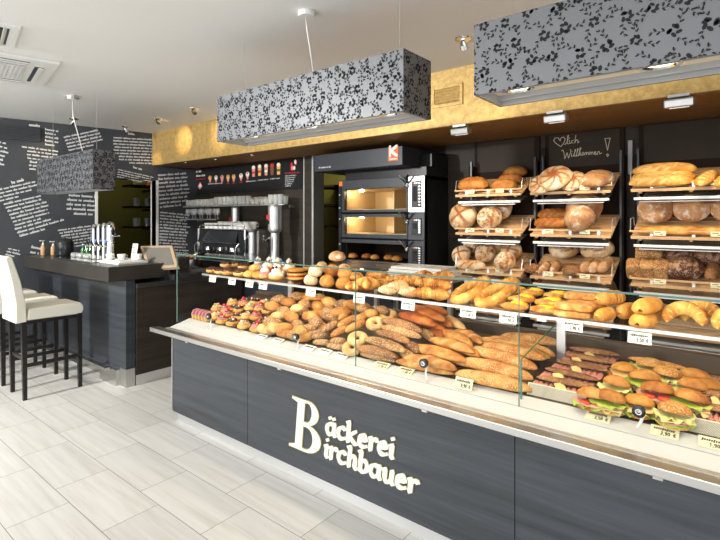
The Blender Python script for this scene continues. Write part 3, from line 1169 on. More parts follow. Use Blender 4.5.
# =================================================================== CEILING FITTINGS
ac = empty('ceiling_air_unit', (-4.63, 1.12, 2.8), -.19)
tag(ac, 'square white ceiling air conditioning cassette with a lattice grille', 'air conditioner')
b = MB(); b.box((0, 0, -.012), (.86, .86, .024)); b.build('housing', 'white', ac, bev=.006)
b = MB(); b.box((0, 0, -.027), (.46, .46, .008), 'grey_in')
for i in range(16):
    b.box((-.23 + .46 * (i + .5) / 16, 0, -.033), (.008, .46, .006), 'white')
    b.box((0, -.23 + .46 * (i + .5) / 16, -.033), (.46, .008, .006), 'white')
b.build('grille', parent=ac)
for dx, dy, w, h in ((.32, 0, .06, .5), (-.32, 0, .06, .5), (0, .32, .5, .06), (0, -.32, .5, .06)):
    b = MB(); b.box((dx, dy - .005, -.026), (w, h, .006), 'darkgrey'); b.box((dx + (.014 if w < h else 0), dy - .005 + (.012 if h < w else 0), -.031), (w * .5 if w < h else w, h * .5 if h < w else h, .006), 'white'); b.build('air_slot', parent=ac)
# ceiling grille beside it
gv = empty('ceiling_grille', (-3.85, .84, 2.8), -.2)
tag(gv, 'small rectangular ceiling grille with parallel white slats beside the air conditioner', 'ceiling vent')
b = MB()
for x0, x1, y0, y1 in ((-.25, -.20, -.25, .25), (.20, .25, -.25, .25), (-.20, .20, .20, .25), (-.20, .20, -.25, -.20)):
    b.bb(x0, x1, y0, y1, -.015, 0, 'white')
b.bb(-.20, .20, -.20, .20, -.003, 0, 'darkgrey')
b.build('frame', parent=gv)
b = MB()
for i in range(9):
    b.box((0, -.176 + .044 * i, -.010), (.40, .022, .004), 'offwhite', rx=.5)
b.build('slat', parent=gv)


def ceiling_spot(px, py, target, label, watt):
    q = at_z(px, py, 2.79)
    root = empty('ceiling_spotlight', (q.x, q.y, 2.8))
    tag(root, label, 'spotlight', 'ceiling spotlights')
    b = MB(); b.lathe([(.055, -.001), (.052, -.008), (.035, -.009)], 20, 'chrome'); b.build('ring', parent=root)
    d = (Vector(target) - q).normalized()
    Rm = d.to_track_quat('-Z', 'Y').to_matrix().to_4x4()
    b = MB(); b.lathe([(.014, .015), (.024, -.01), (.030, -.04), (.028, -.045), (.0, -.042)], 18, 'chrome', Matrix.Translation((0, 0, -.03)) @ Rm); h_ = b.build('head', parent=root, smooth=False)
    b = MB(); b.lathe([(.024, -.0455), (.0, -.046)], 16, 'lampglow', Matrix.Translation((0, 0, -.03)) @ Rm); b.build('bulb', parent=h_)
    spot('ceiling_spot_light', q + Vector((0, 0, -.04)) + d * .07, target, watt, (1, .76, .45), 48, .7, .03)


fz = 2.60
ceiling_spot(463, 40, (-1.55, 3.5, 2.2), 'swivelling steel ceiling spotlight between the two large pendant lamps', 10)
ceiling_spot(193, 109, (-4.95, 3.5, 2.62), 'steel ceiling spotlight shining on the gold fascia, closest to the flowered lamp over the case', 26)
ceiling_spot(157, 119, (-5.75, 3.5, 2.62), 'steel ceiling spotlight aimed at the gold fascia, in the middle of its row', 26)
ceiling_spot(125, 127, (-6.5, 3.5, 2.3), 'steel ceiling spotlight at the row end, next to the lettered wall', 14)
ceiling_spot(74, 119.5, (-6.85, 2.2, 2.4), 'small ceiling spotlight above the bar, near the blackboard wall', 9)
# taut cable across the ceiling between lamp mount and fascia
b = MB(); b.box((-5.19, 1.95, 2.785), (.13, .07, .03), rz=.2); tag(b.build('ceiling_mount', 'steel', bev=.003), 'small steel ceiling mount above the lamp over the bar', 'ceiling mount')

# soffit pin lights
for px, py, lb in ((186, 162.5, 'closest to the blackboard wall'), (216, 159.5, 'in the middle of the row'), (252, 155, 'closest to the oven')):
    q = at_z(px, py, 2.34)
    root = empty('recessed_light', (q.x, q.y, 2.34))
    tag(root, 'tiny recessed light under the gold fascia, ' + lb, 'recessed light', 'recessed lights under the fascia')
    b = MB(); b.lathe([(.03, 0), (.028, -.006), (.018, -.006)], 16, 'chrome'); b.build('ring', parent=root)
    b = MB(); b.lathe([(.018, -.004), (.0, -.005)], 14, 'lampglow'); b.build('bulb', parent=root)
    spot('recessed_spot', (q.x, q.y, 2.325), (q.x, q.y + .25, 1.5), 7, (1, .85, .65), 90, .6, .02)
# rack lights under the soffit
for i, (px, py, lb) in enumerate(((461, 129, 'above the rack beside the oven'), (556, 116, 'above the blackboard panel with the greeting'), (679, 100, 'above the rack of long white loaves'))):
    q = at_z(px, py, 2.31)
    root = empty('rack_light', (q.x, q.y, 2.34))
    tag(root, 'oblong white metal spotlight under the soffit ' + lb, 'spotlight', 'rack spotlights under the soffit')
    b = MB(); b.box((0, 0, -.008), (.11, .07, .016)); b.build('base_plate', 'alu', root)
    b = MB(); b.box((0, 0, -.045), (.15, .085, .05), rx=.25); b.build('lamp_head', 'alu', root, bev=.008)
    b = MB(); b.box((0, .018, -.0725), (.10, .04, .003), rx=.25); b.build('lens', 'diffuser', root)
    spot('rack_spot', (q.x, q.y + .02, 2.25), (q.x - .05, 4.15, 1.45), 20, (1, .80, .56), 88, .7, .04)
for x in (-1.8, -1.05, -.3):
    spot('rack_spot_low', (x, 3.60, 2.32), (x, 4.1, 1.1), 11, (1, .78, .52), 60, .7, .04)

# air grille in the gold fascia
ga = at_y(432, 88, 3.5); gb_ = at_y(463, 83, 3.5); gc = at_y(463, 104, 3.5); gd = at_y(432, 109, 3.5)
x0, x1, z0, z1 = ga.x, gb_.x, gd.z, ga.z
gr = empty('fascia_grille', ((x0 + x1) / 2, 3.5, (z0 + z1) / 2))
tag(gr, 'gold painted air grille set in the gold fascia between the pendant lamps', 'air grille')
w, h = x1 - x0, z1 - z0
b = MB()
for c_, d_ in (((0, -.004, h / 2 - .012), (w, .012, .024)), ((0, -.004, -h / 2 + .012), (w, .012, .024)), ((-w / 2 + .012, -.004, 0), (.024, .012, h - .048)), ((w / 2 - .012, -.004, 0), (.024, .012, h - .048))):
    b.box(c_, d_, 'gold')
b.build('frame', parent=gr)
b = MB()
for i in range(6):
    b.box((0, -.003, -h / 2 + .035 + i * (h - .07) / 5), (w - .05, .012, .012), 'gold', rx=.5)
b.build('slats', parent=gr)

# =================================================================== MENU BOARD and back bar
YW = 4.145
mb0, mb1 = at_y(192, 170, YW), at_y(303, 188, YW)
x0, x1, z1, z0 = -6.44, -4.22, 2.335, 1.955
mn = empty('menu_board', ((x0 + x1) / 2, YW, (z0 + z1) / 2))
tag(mn, 'long black menu board with pictures of ice cream cups and drinks above the coffee machine', 'menu board')
w, h = x1 - x0, z1 - z0
b = MB(); b.box((0, -.006, 0), (w, .012, h)); b.build('board', 'black', mn)
b = MB()
rng = random.Random(8)
def mq(px, py):
    q = at_y(px, py, YW - .014)
    return q.x - mn.location.x, q.z - mn.location.z
def flatpoly(mb, pts, mt, d=-.0135):
    mb.add([(a, d, c_) for a, c_ in pts], [tuple(range(len(pts)))], mt)
cups = [(210, 178.5), (216, 178.3), (222, 178), (228, 177.7), (233.7, 177.4), (241, 176.5), (247.5, 175)]
for px, py in cups:
    b = MB()
    cx, cz = mq(px, py)
    flatpoly(b, [(cx - .035, cz), (cx + .035, cz), (cx + .012, cz - .06), (cx - .012, cz - .06)], 'pink', -.0131)
    flatpoly(b, [(cx - .03, cz - .075), (cx + .03, cz - .075), (cx + .03, cz - .083), (cx - .03, cz - .083)], 'red')
    flatpoly(b, [(cx + .04 * math.cos(t * PI / 5), cz + .01 + .033 * math.sin(t * PI / 5)) for t in range(10)], rng.choice(['cream', 'cake', 'cream', 'pink']), -.0145)
    flatpoly(b, [(cx + .015 * math.cos(t * PI / 3), cz + .025 + .012 * math.sin(t * PI / 3)) for t in range(6)], 'brown', -.0155)
    b.build('cup_picture', parent=mn)
for i, (px, py) in enumerate(((253.5, 171.5), (259.5, 170.5), (266, 170), (272, 169.5), (278.5, 169))):
    b = MB()
    cx, cz = mq(px, py)
    flatpoly(b, [(cx - .036, cz + .06), (cx + .036, cz + .06), (cx + .026, cz - .07), (cx - .026, cz - .07)], ['pink', 'cake', 'pink', 'brown', 'cake'][i], -.0131)
    flatpoly(b, [(cx + .034 * math.cos(t * PI / 5), cz + .055 + .025 * math.sin(t * PI / 5)) for t in range(10)], ['cream', 'cream', 'cream', 'red', 'cream'][i], -.0145)
    flatpoly(b, [(cx - .031, cz + .0), (cx + .031, cz), (cx + .028, cz - .03), (cx - .028, cz - .03)], ['red', 'red', 'cream', 'brown', 'brown'][i], -.0145)
    b.build('glass_picture', parent=mn)
# waffle picture
b = MB()
cx, cz = mq(200.5, 186)
flatpoly(b, [(cx - .07, cz), (cx - .01, cz + .06), (cx + .05, cz - .01), (cx - .02, cz - .05)], 'pink')
flatpoly(b, [(cx - .04, cz + .01), (cx, cz + .04), (cx + .03, cz), (cx - .01, cz - .02)], 'cream', -.0145)
b.build('waffle_picture', parent=mn)
b = MB()
# red figure
cx, cz = mq(294, 166)
rr = random.Random(4)
for k in range(9):
    a = rr.random() * 6.28
    px_, pz_ = cx + rr.uniform(-.05, .05), cz + rr.uniform(-.06, .07)
    flatpoly(b, [(px_ + .022 * math.cos(t * PI / 2.5 + a), pz_ + .03 * math.sin(t * PI / 2.5 + a)) for t in range(5)], ['red', 'red', 'pink', 'cream'][k % 4], -.0131 - .0003 * k)
b.build('figure_picture', parent=mn)
b = MB()
def ml(px0, py0, px1, py1, xh, mt):
    a, c_ = mq(px0, py0), mq(px1, py1)
    o = Vector((a[0], -.0136, a[1])); L = Vector((c_[0] - a[0], 0, c_[1] - a[1]))
    squiggle_line(b, o, Vector((1, 0, 0)), Vector((0, 0, 1)), None, L.length, xh, rng, mt)
ml(194, 173, 201, 173, .028, 'chalk'); ml(195, 177, 205, 176, .022, 'chalk')
ml(196, 180, 205, 179, .012, 'red')
ml(208, 184.5, 222, 184, .010, 'chalk'); ml(246, 182, 256, 181.6, .010, 'chalk'); ml(258, 180.6, 268, 180.2, .010, 'chalk'); ml(270, 179.4, 280, 179, .010, 'chalk')
ml(285, 174, 299, 173, .012, 'red')
for i in range(6):
    ml(285, 176.5 + i * 2, 296 - i, 176 + i * 2, .009, 'chalk')
b.build('printing', parent=mn)

# back bar counter under coffee machine
bb_ = empty('back_counter', (-4.8, 3.8, 0))
tag(bb_, 'dark back counter along the wall under the coffee machine', 'counter')
bpy.context.view_layer.update()
b = MB(); b.bb(-6.40, -3.85, 3.56, 4.10, 0.0, .93, 'laminate'); par(b.build('carcass'), bb_)
b = MB(); b.bb(-6.42, -3.83, 3.52, 4.10, .93, .97, 'bartop'); par(b.build('worktop'), bb_)

# coffee machine
ZC = .97
cm = empty('espresso_machine', (-5.1, 3.80, ZC))
tag(cm, 'large black and chrome espresso machine on the back counter', 'espresso machine')
b = MB(); b.box((0, .02, .33), (.92, .42, .30), 'smoke'); b.box((0, .02, .485), (.96, .46, .02), 'chrome'); b.build('body', parent=cm, bev=.01)
for sx in (-1, 1):
    b = MB()
    b.box((sx * .475, 0, .25), (.035, .44, .50), 'chrome')
    b.build('side_frame', parent=cm, bev=.01)
b = MB(); b.box((0, -.03, .06), (.93, .50, .10), 'chrome'); b.box((0, -.05, .115), (.86, .44, .01), 'darkgrey'); b.build('drip_tray', parent=cm, bev=.006)
b = MB(); b.box((-.06, -.205, .40), (.78, .02, .15), 'smoke', rx=-.3); b.box((-.06, -.225, .325), (.8, .02, .012), 'chrome'); b.build('front_panel', parent=cm, bev=.003)
for x in (-.25, 0, .25):
    b = MB()
    T = Matrix.Translation((x, -.22, .21))
    b.lathe([(.04, .06), (.042, .02), (.038, .0), (.03, -.01)], 16, 'chrome', T)
    g_ = b.build('group_head', parent=cm, smooth=False)
    b = MB(); b.tube([(x, -.24, .21), (x + .03, -.36, .19)], .013, 8, 'black'); b.tube([(x, -.22, .2), (x, -.22, .165)], .01, 8, 'chrome'); b.build('portafilter', parent=g_, smooth=True)
for x in (-.42, .42):
    b = MB(); b.tube([(x, -.25, .33), (x, -.30, .28), (x - .02 * (1 if x > 0 else -1), -.30, .10)], .007, 8, 'chrome'); b.build('steam_wand', parent=cm, smooth=True)
b = MB(); b.tube([(-.46, -.2, .505), (-.46, -.2, .54), (.46, -.2, .54), (.46, -.2, .505)], .007, 8, 'chrome'); b.build('cup_rail', parent=cm, smooth=True)
b = MB()
b.lathe([(.032, 0), (.034, .005), (.041, .06), (.043, .062), (.04, .062), (.030, .008)], 14, None, None, False)
b.tube([(.038, 0, .05), (.06, 0, .045), (.055, 0, .02), (.035, 0, .018)], .004, 6)
cu = b.build('stacked_cup', 'ceramic', smooth=True)
sp_ = []
rng = random.Random(12)
for i in range(9):
    sp_.append(((-5.1 - .40 + i * .1, 3.68, ZC + .497), (0, 0, rng.random() * 6), (1.1, 1.1, 1.1), 'white cup on top of the espresso machine, %s along the front row' % ORD[i]))
for i in range(6):
    sp_.append(((-5.1 - .28 + i * .13, 3.80, ZC + .497), (0, 0, rng.random() * 6), (1.1, 1.1, 1.4), 'white cup on top of the espresso machine, %s along the back row' % ORD[i]))
place([cu], None, 'cup', 'cups on the espresso machine', sp_)
# steel pitchers left of machine
b = MB(); b.lathe([(.045, 0), (.05, .01), (.048, .07), (.036, .11), (.04, .13), (.037, .13), (.0, .02)], 16, None, None, False); b.tube([(.045, 0, .11), (.085, 0, .10), (.08, 0, .04), (.05, 0, .03)], .006, 6)
pt = b.build('milk_pitcher', 'chrome', smooth=True)
place([pt], None, 'pitcher', 'milk pitchers', [((-5.78, 3.70, ZC), (0, 0, 2.6), (1.1, 1.1, 1.35), 'steel milk pitcher on the back counter, farther from the espresso machine'),
      ((-5.64, 3.64, ZC), (0, 0, 2.9), (1.1, 1.1, 1.1), 'steel milk pitcher on the back counter right beside the espresso machine')])

# grinder tower
gt = empty('coffee_grinder', (-4.40, 3.86, ZC))
tag(gt, 'tall white and steel coffee grinder with red badge beside the espresso machine', 'coffee grinder')
b = MB(); b.box((0, 0, .05), (.20, .26, .10), 'chrome'); b.lathe([(.05, .1), (.05, .45), (.075, .48)], 16, 'alu'); b.build('base', parent=gt)
b = MB(); b.lathe([(.078, .48), (.082, .50), (.082, .76), (.07, .79)], 20, 'alu'); b.build('hopper', parent=gt, smooth=False)
b = MB(); b.box((-.03, -.084, .64), (.05, .006, .05), 'red'); b.box((-.03, -.084, .58), (.05, .006, .04), 'black'); b.build('badge', parent=gt)
b = MB(); b.tube([(0, -.07, .40), (0, -.16, .36), (.03, -.2, .42)], .012, 8, 'chrome'); b.tube([(0, -.10, .38), (0, -.12, .25)], .012, 8, 'black'); b.build('dosing_arm', parent=gt, smooth=True)
# second grinder behind the machine left
gt2 = empty('coffee_grinder', (-5.45, 4.078, ZC))
tag(gt2, 'steel coffee grinder column behind the espresso machine, near the glass rows', 'coffee grinder')
b = MB(); b.box((0, 0, .05), (.12, .12, .10), 'chrome'); b.lathe([(.05, .1), (.05, .50)], 16, 'alu'); b.build('base', parent=gt2)
b = MB(); b.lathe([(.055, .50), (.058, .52), (.058, .76), (.05, .78)], 20, 'alu'); b.build('hopper', parent=gt2)
b = MB(); b.box((-.02, -.068, .62), (.04, .006, .05), 'red'); b.build('badge', parent=gt2)

# glass shelves with glasses
def gshelf(x0, x1, y0, y1, z, label):
    root = empty('glass_shelf', ((x0 + x1) / 2, (y0 + y1) / 2, z))
    tag(root, label, 'shelf')
    b = MB(); b.box((0, 0, -.006), (x1 - x0, y1 - y0, .012), 'glass'); b.box((0, -(y1 - y0) / 2 - .002, -.006), (x1 - x0, .004, .014), 'alu'); b.build('shelf_board', parent=root)
    b = MB()
    for t in (.06, .94):
        b.box(((t - .5) * (x1 - x0), (y1 - y0) / 2 - .02 + (4.145 - y1) / 2, -.02), (.02, .04 + 4.145 - y1, .03), 'steel')
    b.build('bracket', parent=root)
gshelf(-6.38, -4.24, 3.86, 4.10, 1.765, 'long upper glass shelf under the menu board holding rows of glasses')
gshelf(-6.38, -5.52, 3.82, 4.10, 1.585, 'short lower glass shelf with drinking glasses beside the espresso machine')
def glass_proto(prof):
    b = MB()
    b.lathe(prof, 12, None, None, False)
    return b.build('drinking_glass', 'tumbler', smooth=True)
g1 = glass_proto([(.0, .004), (.024, 0), (.028, .01), (.035, .09), (.033, .09), (.026, .012), (.0, .008)])
sp_ = []
rng = random.Random(5)
for i in range(24):
    sp_.append(((-6.32 + .086 * i, 3.90 + rng.uniform(-.005, .005), 1.765), (0, 0, 0), (1.05, 1.05, 1.0 if i < 8 else (1.3 if i < 17 or i > 20 else .8)), 'glass on the upper shelf front row, %s from the blackboard wall' % ORD[i]))
place([g1], None, 'drinking glass', 'glasses on the upper shelf front row', sp_)
g2 = glass_proto([(.0, .004), (.024, 0), (.028, .01), (.035, .09), (.033, .09), (.026, .012), (.0, .008)])
sp_ = []
for i in range(22):
    sp_.append(((-6.28 + .09 * i, 4.02, 1.765), (0, 0, 0), (1.05, 1.05, 1.15), 'clear drinking glass on the upper shelf back row, %s from the blackboard wall' % ORD[i]))
place([g2], None, 'drinking glass', 'glasses on the upper shelf back row', sp_)
g3 = glass_proto([(.0, .002), (.03, 0), (.03, .003), (.005, .008), (.005, .055), (.03, .075), (.036, .11), (.028, .15), (.026, .15), (.033, .11), (.0, .07)])
sp_ = []
for i in range(9):
    sp_.append(((-6.32 + .09 * i, 3.90 + .02 * (i % 2), 1.585), (0, 0, 0), (1, 1, .95), 'stemmed wine glass on the short lower shelf, %s from the blackboard wall' % ORD[i]))
place([g3], None, 'wine glass', 'wine glasses on the lower shelf', sp_)

# shelves seen through the door opening with bottles and glasses
for k, py in enumerate((184.5, 206, 226.5)):
    q0 = at_x(133, py, -7.4); q1 = at_x(160, py, -7.4)
    root = empty('wall_shelf', ((q0.x + q1.x) / 2, (q0.y + q1.y) / 2 + .05, q0.z))
    tag(root, 'dark shelf in the olive room behind the bar doorway, %s one' % ('topmost', 'middle', 'lowest')[k], 'shelf', 'shelves in the side room')
    L = abs(q1.y - q0.y) + .25
    b = MB(); b.box((-.15, .06, -.015), (.34, L, .03), 'deepbrown'); b.build('shelf_board', parent=root)
    b = MB(); b.box((-.9 / 2 - .10, L / 2, -.05), (.30 if False else .7, .03, .04), 'deepbrown'); b.build('bracket', parent=root)
    if k:
        gg = glass_proto([(.0, .004), (.03, 0), (.03, .01), (.038, .13), (.036, .13), (.026, .012), (.0, .008)])
        gg.name = 'stored_glass'
        sp_ = [((root.location.x - .05 - .1 * (i % 2), root.location.y - L / 2 + .14 + .09 * i, q0.z), (0, 0, 0), (1, 1, 1), 'stored glass on the %s shelf of the olive side room, %s from the door' % (('', 'middle', 'lowest')[k], ORD[i])) for i in range(5)]
        place([gg], None, 'drinking glass', 'glasses stored in the side room', sp_)
    else:
        for j, (mt, nm) in enumerate((('cheese', 'yellow'), ('orange', 'orange red'))):
            b = MB(); b.box((0, 0, .06), (.1, .16 if j == 0 else .1, .12), mt)
            o = tag(b.build('storage_box', bev=.004), nm + ' box on the top shelf seen through the bar doorway', 'box')
            o.location = (root.location.x - .05, at_x((141, 153)[j], py, -7.4).y, q0.z)
b = MB(); b.bb(-8.45, -7.75, 2.6, 3.5, 0, 1.35, 'olive2'); tag(b.build('cupboard', bev=.005), 'olive green cupboard in the room behind the bar doorway', 'cupboard')

# shelves in the green bakehouse behind the oven
for k, py in enumerate((186, 204.5, 225.5)):
    q0 = at_y(309, py, 5.3); q1 = at_y(330, py, 5.3)
    root = empty('bakehouse_shelf', ((q0.x + q1.x) / 2, 5.3, q0.z))
    tag(root, 'dark wall shelf in the green bakehouse beside the oven, %s one' % ('topmost', 'middle', 'lowest')[k], 'shelf', 'shelves in the bakehouse')
    b = MB(); b.box((0, .35, -.015), (.60, .70, .03), 'deepbrown'); b.build('shelf_board', parent=root)
    b = MB(); b.lathe([(.06, 0), (.08, .02), (.09, .09 + .05 * k), (.08, .10 + .05 * k), (.0, .10 + .05 * k)], 16, ['cake', 'ceramic', 'grey_in'][k])
    o = tag(b.build('bowl' if k else 'jar', smooth=True), ['small tan jar on the top bakehouse shelf', 'small white bowl on the middle bakehouse shelf', 'grey bowl on the lowest bakehouse shelf'][k], 'bowl' if k else 'jar')
    o.location = (q0.x + .22, 5.2, q0.z)

# =================================================================== OVEN
YO = 3.95
def ox(px, py):
    q = at_y(px, py, YO)
    return q.x, q.z
OX0, OX1 = ox(338.5, 200)[0], ox(424, 200)[0]
OZT = ox(380, 178)[1]
ov = empty('deck_oven', ((OX0 + OX1) / 2, YO, 0))
tag(ov, 'tall black bakery deck oven with three glass doors, hood and control panels', 'oven')
bpy.context.view_layer.update()
def ob(name, mb, **k):
    return par(mb.build(name, **k), ov)
XD0, XD1 = ox(343, 220)[0], ox(407.5, 220)[0]
# chambers: glazed openings z ranges
ch = [(ox(380, 209.5)[1], ox(380, 188)[1]), (ox(380, 234.5)[1], ox(380, 216.5)[1]), (ox(380, 263)[1], ox(380, 244)[1])]
b = MB()
b.bb(OX0, OX1, YO + .60, YO + .64, .1, OZT, 'black')
b.bb(OX0, OX0 + .03, YO + .02, YO + .6, .1, OZT, 'darkgrey'); b.bb(OX1 - .012, OX1, YO + .02, YO + .6, .1, OZT, 'black'); b.bb(XD1, OX1 - .012, YO + .06, YO + .6, .1, OZT, 'black')
b.bb(OX0, OX1, YO + .02, YO + .6, OZT - .03, OZT, 'darkgrey'); b.bb(OX0, OX1, YO + .02, YO + .6, .1, ch[2][0] - .02, 'black')
for i in (0, 1):
    b.bb(OX0, XD1, YO + .10, YO + .6, ch[i + 1][1] + .015, ch[i][0] - .015, 'black')
for sx in (OX0 + .05, OX1 - .05):
    for y in (.1, .55):
        b.bb(sx - .02, sx + .02, YO + y - .02, YO + y + .02, 0, .1, 'black')
ob('body', b)
for i, (a, c_) in enumerate(ch):
    zt = (OZT if i == 0 else (ch[i - 1][0] + ch[i][1]) / 2 + .0)
    zb = ((ch[i][0] + ch[i + 1][1]) / 2 if i < 2 else a - .07)
    b = MB()
    b.bb(XD0, XD1, YO + .06, YO + .58, a, a + .006, 'oven_in' if i < 2 else 'steel'); b.bb(XD0, XD1, YO + .575, YO + .58, a, c_, 'oven_in' if i < 2 else 'deepbrown')
    for x in (XD0, XD1 - .005):
        b.bb(x, x + .005, YO + .06, YO + .58, a, c_, 'oven_in' if i < 2 else 'deepbrown')
    b.bb(XD0, XD1, YO + .06, YO + .58, c_ - .005, c_, 'oven_in' if i < 2 else 'deepbrown')
    if i < 2:
        b.bb((XD0 + XD1) / 2 + .0, (XD0 + XD1) / 2 + .012, YO + .35, YO + .575, a, c_, 'oven_in')
    cb_ = ob('chamber', b)
    if i < 2:
        l = bpy.data.lights.new('oven_light', 'POINT'); l.energy = 1.7; l.color = (1, .78, .45); l.shadow_soft_size = .02
        lo = bpy.data.objects.new('oven_light', l); col.objects.link(lo); lo.location = ((XD0 + XD1) / 2 - .3, YO + .18, c_ - .03)
        b = MB(); b.box(((XD0 + XD1) / 2 - .3, YO + .18, c_ - .012), (.05, .03, .012), 'lampglow'); par(b.build('oven_lamp'), cb_)
    # door frame
    b = MB()
    ex = .014
    if i < 2:
        b.bb(XD0 - .02, XD1 + .0, YO, YO + .03, c_, zt - .008, 'darkgrey'); b.bb(XD0 - .02, XD1, YO, YO + .03, zb + .008, a, 'darkgrey')
        b.bb(XD0 - .02, XD0 + ex, YO, YO + .03, a, c_, 'darkgrey'); b.bb(XD1 - ex, XD1, YO, YO + .03, a, c_, 'darkgrey')
        d_ = ob('door', b, bev=.003)
        b = MB(); b.bb(XD0 + ex, XD1 - ex, YO + .012, YO + .018, a, c_, 'glass'); par(b.build('glass_pane'), d_)
    else:
        b.bb(XD0 - .02, XD1, YO, YO + .03, c_, zt - .008, 'darkgrey'); b.bb(XD0 - .02, XD1, YO, YO + .03, zb, a, 'darkgrey')
        ob('door_frame', b, bev=.003)
    # lever handle
    b = MB()
    hx_ = XD1 - .005; hz = zt - .055
    b.tube([(hx_, YO, hz - .02), (hx_, YO - .03, hz - .01), (hx_ - .055, YO - .06, hz + .06)], .011, 8, 'chrome'); b.tube([(hx_, YO - .03, hz - .01), (hx_ + .05, YO - .06, hz + .06)], .011, 8, 'black')
    b.lathe([(.016, 0), (.016, .02)], 12, 'chrome', Matrix.Translation((hx_, YO, hz - .04)) @ Euler((PI / 2, 0, 0)).to_matrix().to_4x4())
    ob('lever_handle', b, smooth=True)
    # control panel
    cx0, cx1 = ox(409, 200)[0], OX1 - .01
    b = MB(); b.bb(XD1 + .005, OX1, YO + .005, YO + .06, zb + .006, zt - .006, 'steel' if i == 0 else 'darkgrey')
    b.bb(cx0 + .03, cx1 - .02, YO - .001, YO + .006, zb + .05, zt - .05, 'black')
    cp_ = ob('control_panel', b)
    b = MB()
    for r_ in range(8):
        b.bb(cx1 - .05, cx1 - .03, YO - .004, YO, zb + .07 + r_ * (zt - zb - .15) / 7, zb + .08 + r_ * (zt - zb - .15) / 7, 'alu')
    for r_ in range(4):
        b.bb(cx0 + .045 + r_ * .02, cx0 + .055 + r_ * .02, YO - .004, YO, zt - .075, zt - .065, 'orange' if r_ == 0 else 'alu')
    b.bb(cx0 + .045, cx0 + .09, YO - .003, YO, zb + .11, zt - .10, 'smoke')
    par(b.build('buttons'), cp_)
b = MB(); b.bb(OX0 + .002, OX0 + .04, YO + .0, YO + .02, .9, OZT - .02, 'black')
for z in (ox(340, 195)[1], ox(340, 208)[1], ox(340, 219)[1], ox(340, 244)[1]):
    b.bb(OX0 + .012, OX0 + .028, YO - .004, YO, z - .006, z + .006, 'alu')
ob('side_post', b)
b = MB(); q = ox(339.5, 184)
b.bb(q[0] + .0, q[0] + .045, YO - .006, YO, q[1] - .025, q[1] + .025, 'orange'); ob('badge', b)
# hood
YH = 3.80
q0, q1 = at_y(314, 156, YH), at_y(402.5, 145.5, YH)
zb_ = at_y(402.5, 165, YH).z
b = MB()
hx0, hx1 = q0.x, q1.x
b.bb(hx0, hx1 , YH, YH + .62, zb_, q1.z - .0, 'darkgrey'); b.bb(OX0 + .05, OX1, YH + .20, YH + .7, OZT, zb_, 'black')
b.bb(hx1, OX1, YH + .30, YH + .7, zb_, q1.z - .05, 'black')
hd = ob('hood', b, bev=.006)
# hood logo: orange square with white K
k0 = at_y(388.5, 147.5, YH); k1 = at_y(398.5, 160, YH)
b = MB()
b.bb(k0.x, k1.x, YH - .004, YH, k1.z - .004, k0.z, 'orange')
T = Matrix.Translation((k0.x + .022, YH - .004, k1.z + .045)) @ Euler((PI / 2, 0, 0)).to_matrix().to_4x4()
s_ = .09
pen(b, [[(0, 0), (0, s_)], [(s_ * .85, s_), (0.01, s_ * .5), (s_ * .85, 0)]], (.022, .022), 0, .003, 'white', T)
b.bb(k0.x + .015, k1.x - .012, YH - .006, YH - .004, k1.z + .008, k1.z + .02, 'white')
par(b.build('emblem'), hd)
b = MB(); q = at_y(319, 168.5, YH)
rng = random.Random(2)
squiggle_line(b, Vector((q.x, YH - .002, q.z)), Vector((1, 0, 0)), Vector((0, 0, 1)), None, .17, .013, rng, 'white')
par(b.build('lettering'), hd)

# =================================================================== BREAD SHAPES
def prof_r(t, p=2.2):
    return max(0.0, 1 - abs(t) ** p) ** 0.5


def loaf(L, W, Hh, mt, p=2.4, cuts=0, cut_w=.10, ang=.6, bend=0.0, seed=0, n=18, N=28, wob=.05, name='loaf', ridge=0.0, flat=.45, depth=.10):
    """long loaf along X, underside flattened, with diagonal cuts across the top"""
    b = MB()
    pts, rad = [], []
    for i in range(N):
        t = -1 + 2 * i / (N - 1)
        t = math.sin(t * PI / 2) * .9 + t * .1
        pr = max(.06, prof_r(t * .995, p))
        pts.append((t * L / 2, bend * (t * t), 0))
        rad.append((W / 2 * pr, Hh * .62 * pr))

    def fn(u, a, q):
        e = 1 + wob * nz(q + Vector((0, math.cos(a) * W, math.sin(a) * Hh)), 18, seed)
        s_ = 0
        if cuts and math.sin(a) > .05:
            x = q.x / L + .5 + ang * math.cos(a) * W / L
            f = (x * (cuts + .6) - .3 + .0) % 1.0
            d = min(abs(f - .5) / cut_w, 1)
            if .05 < x < .97:
                k = (1 - d) * min(1, math.sin(a) * 2.0)
                s_ = min(1, k * 1.8)
                e -= depth * k
                e += ridge * d * math.sin(a)
        return e, s_
    b.sweep(pts, rad, n, None, fn, False, flat)
    for i in range(len(b.v)):
        b.v[i].z += Hh * .62 * flat
    return b.build(name, mt, smooth=True)


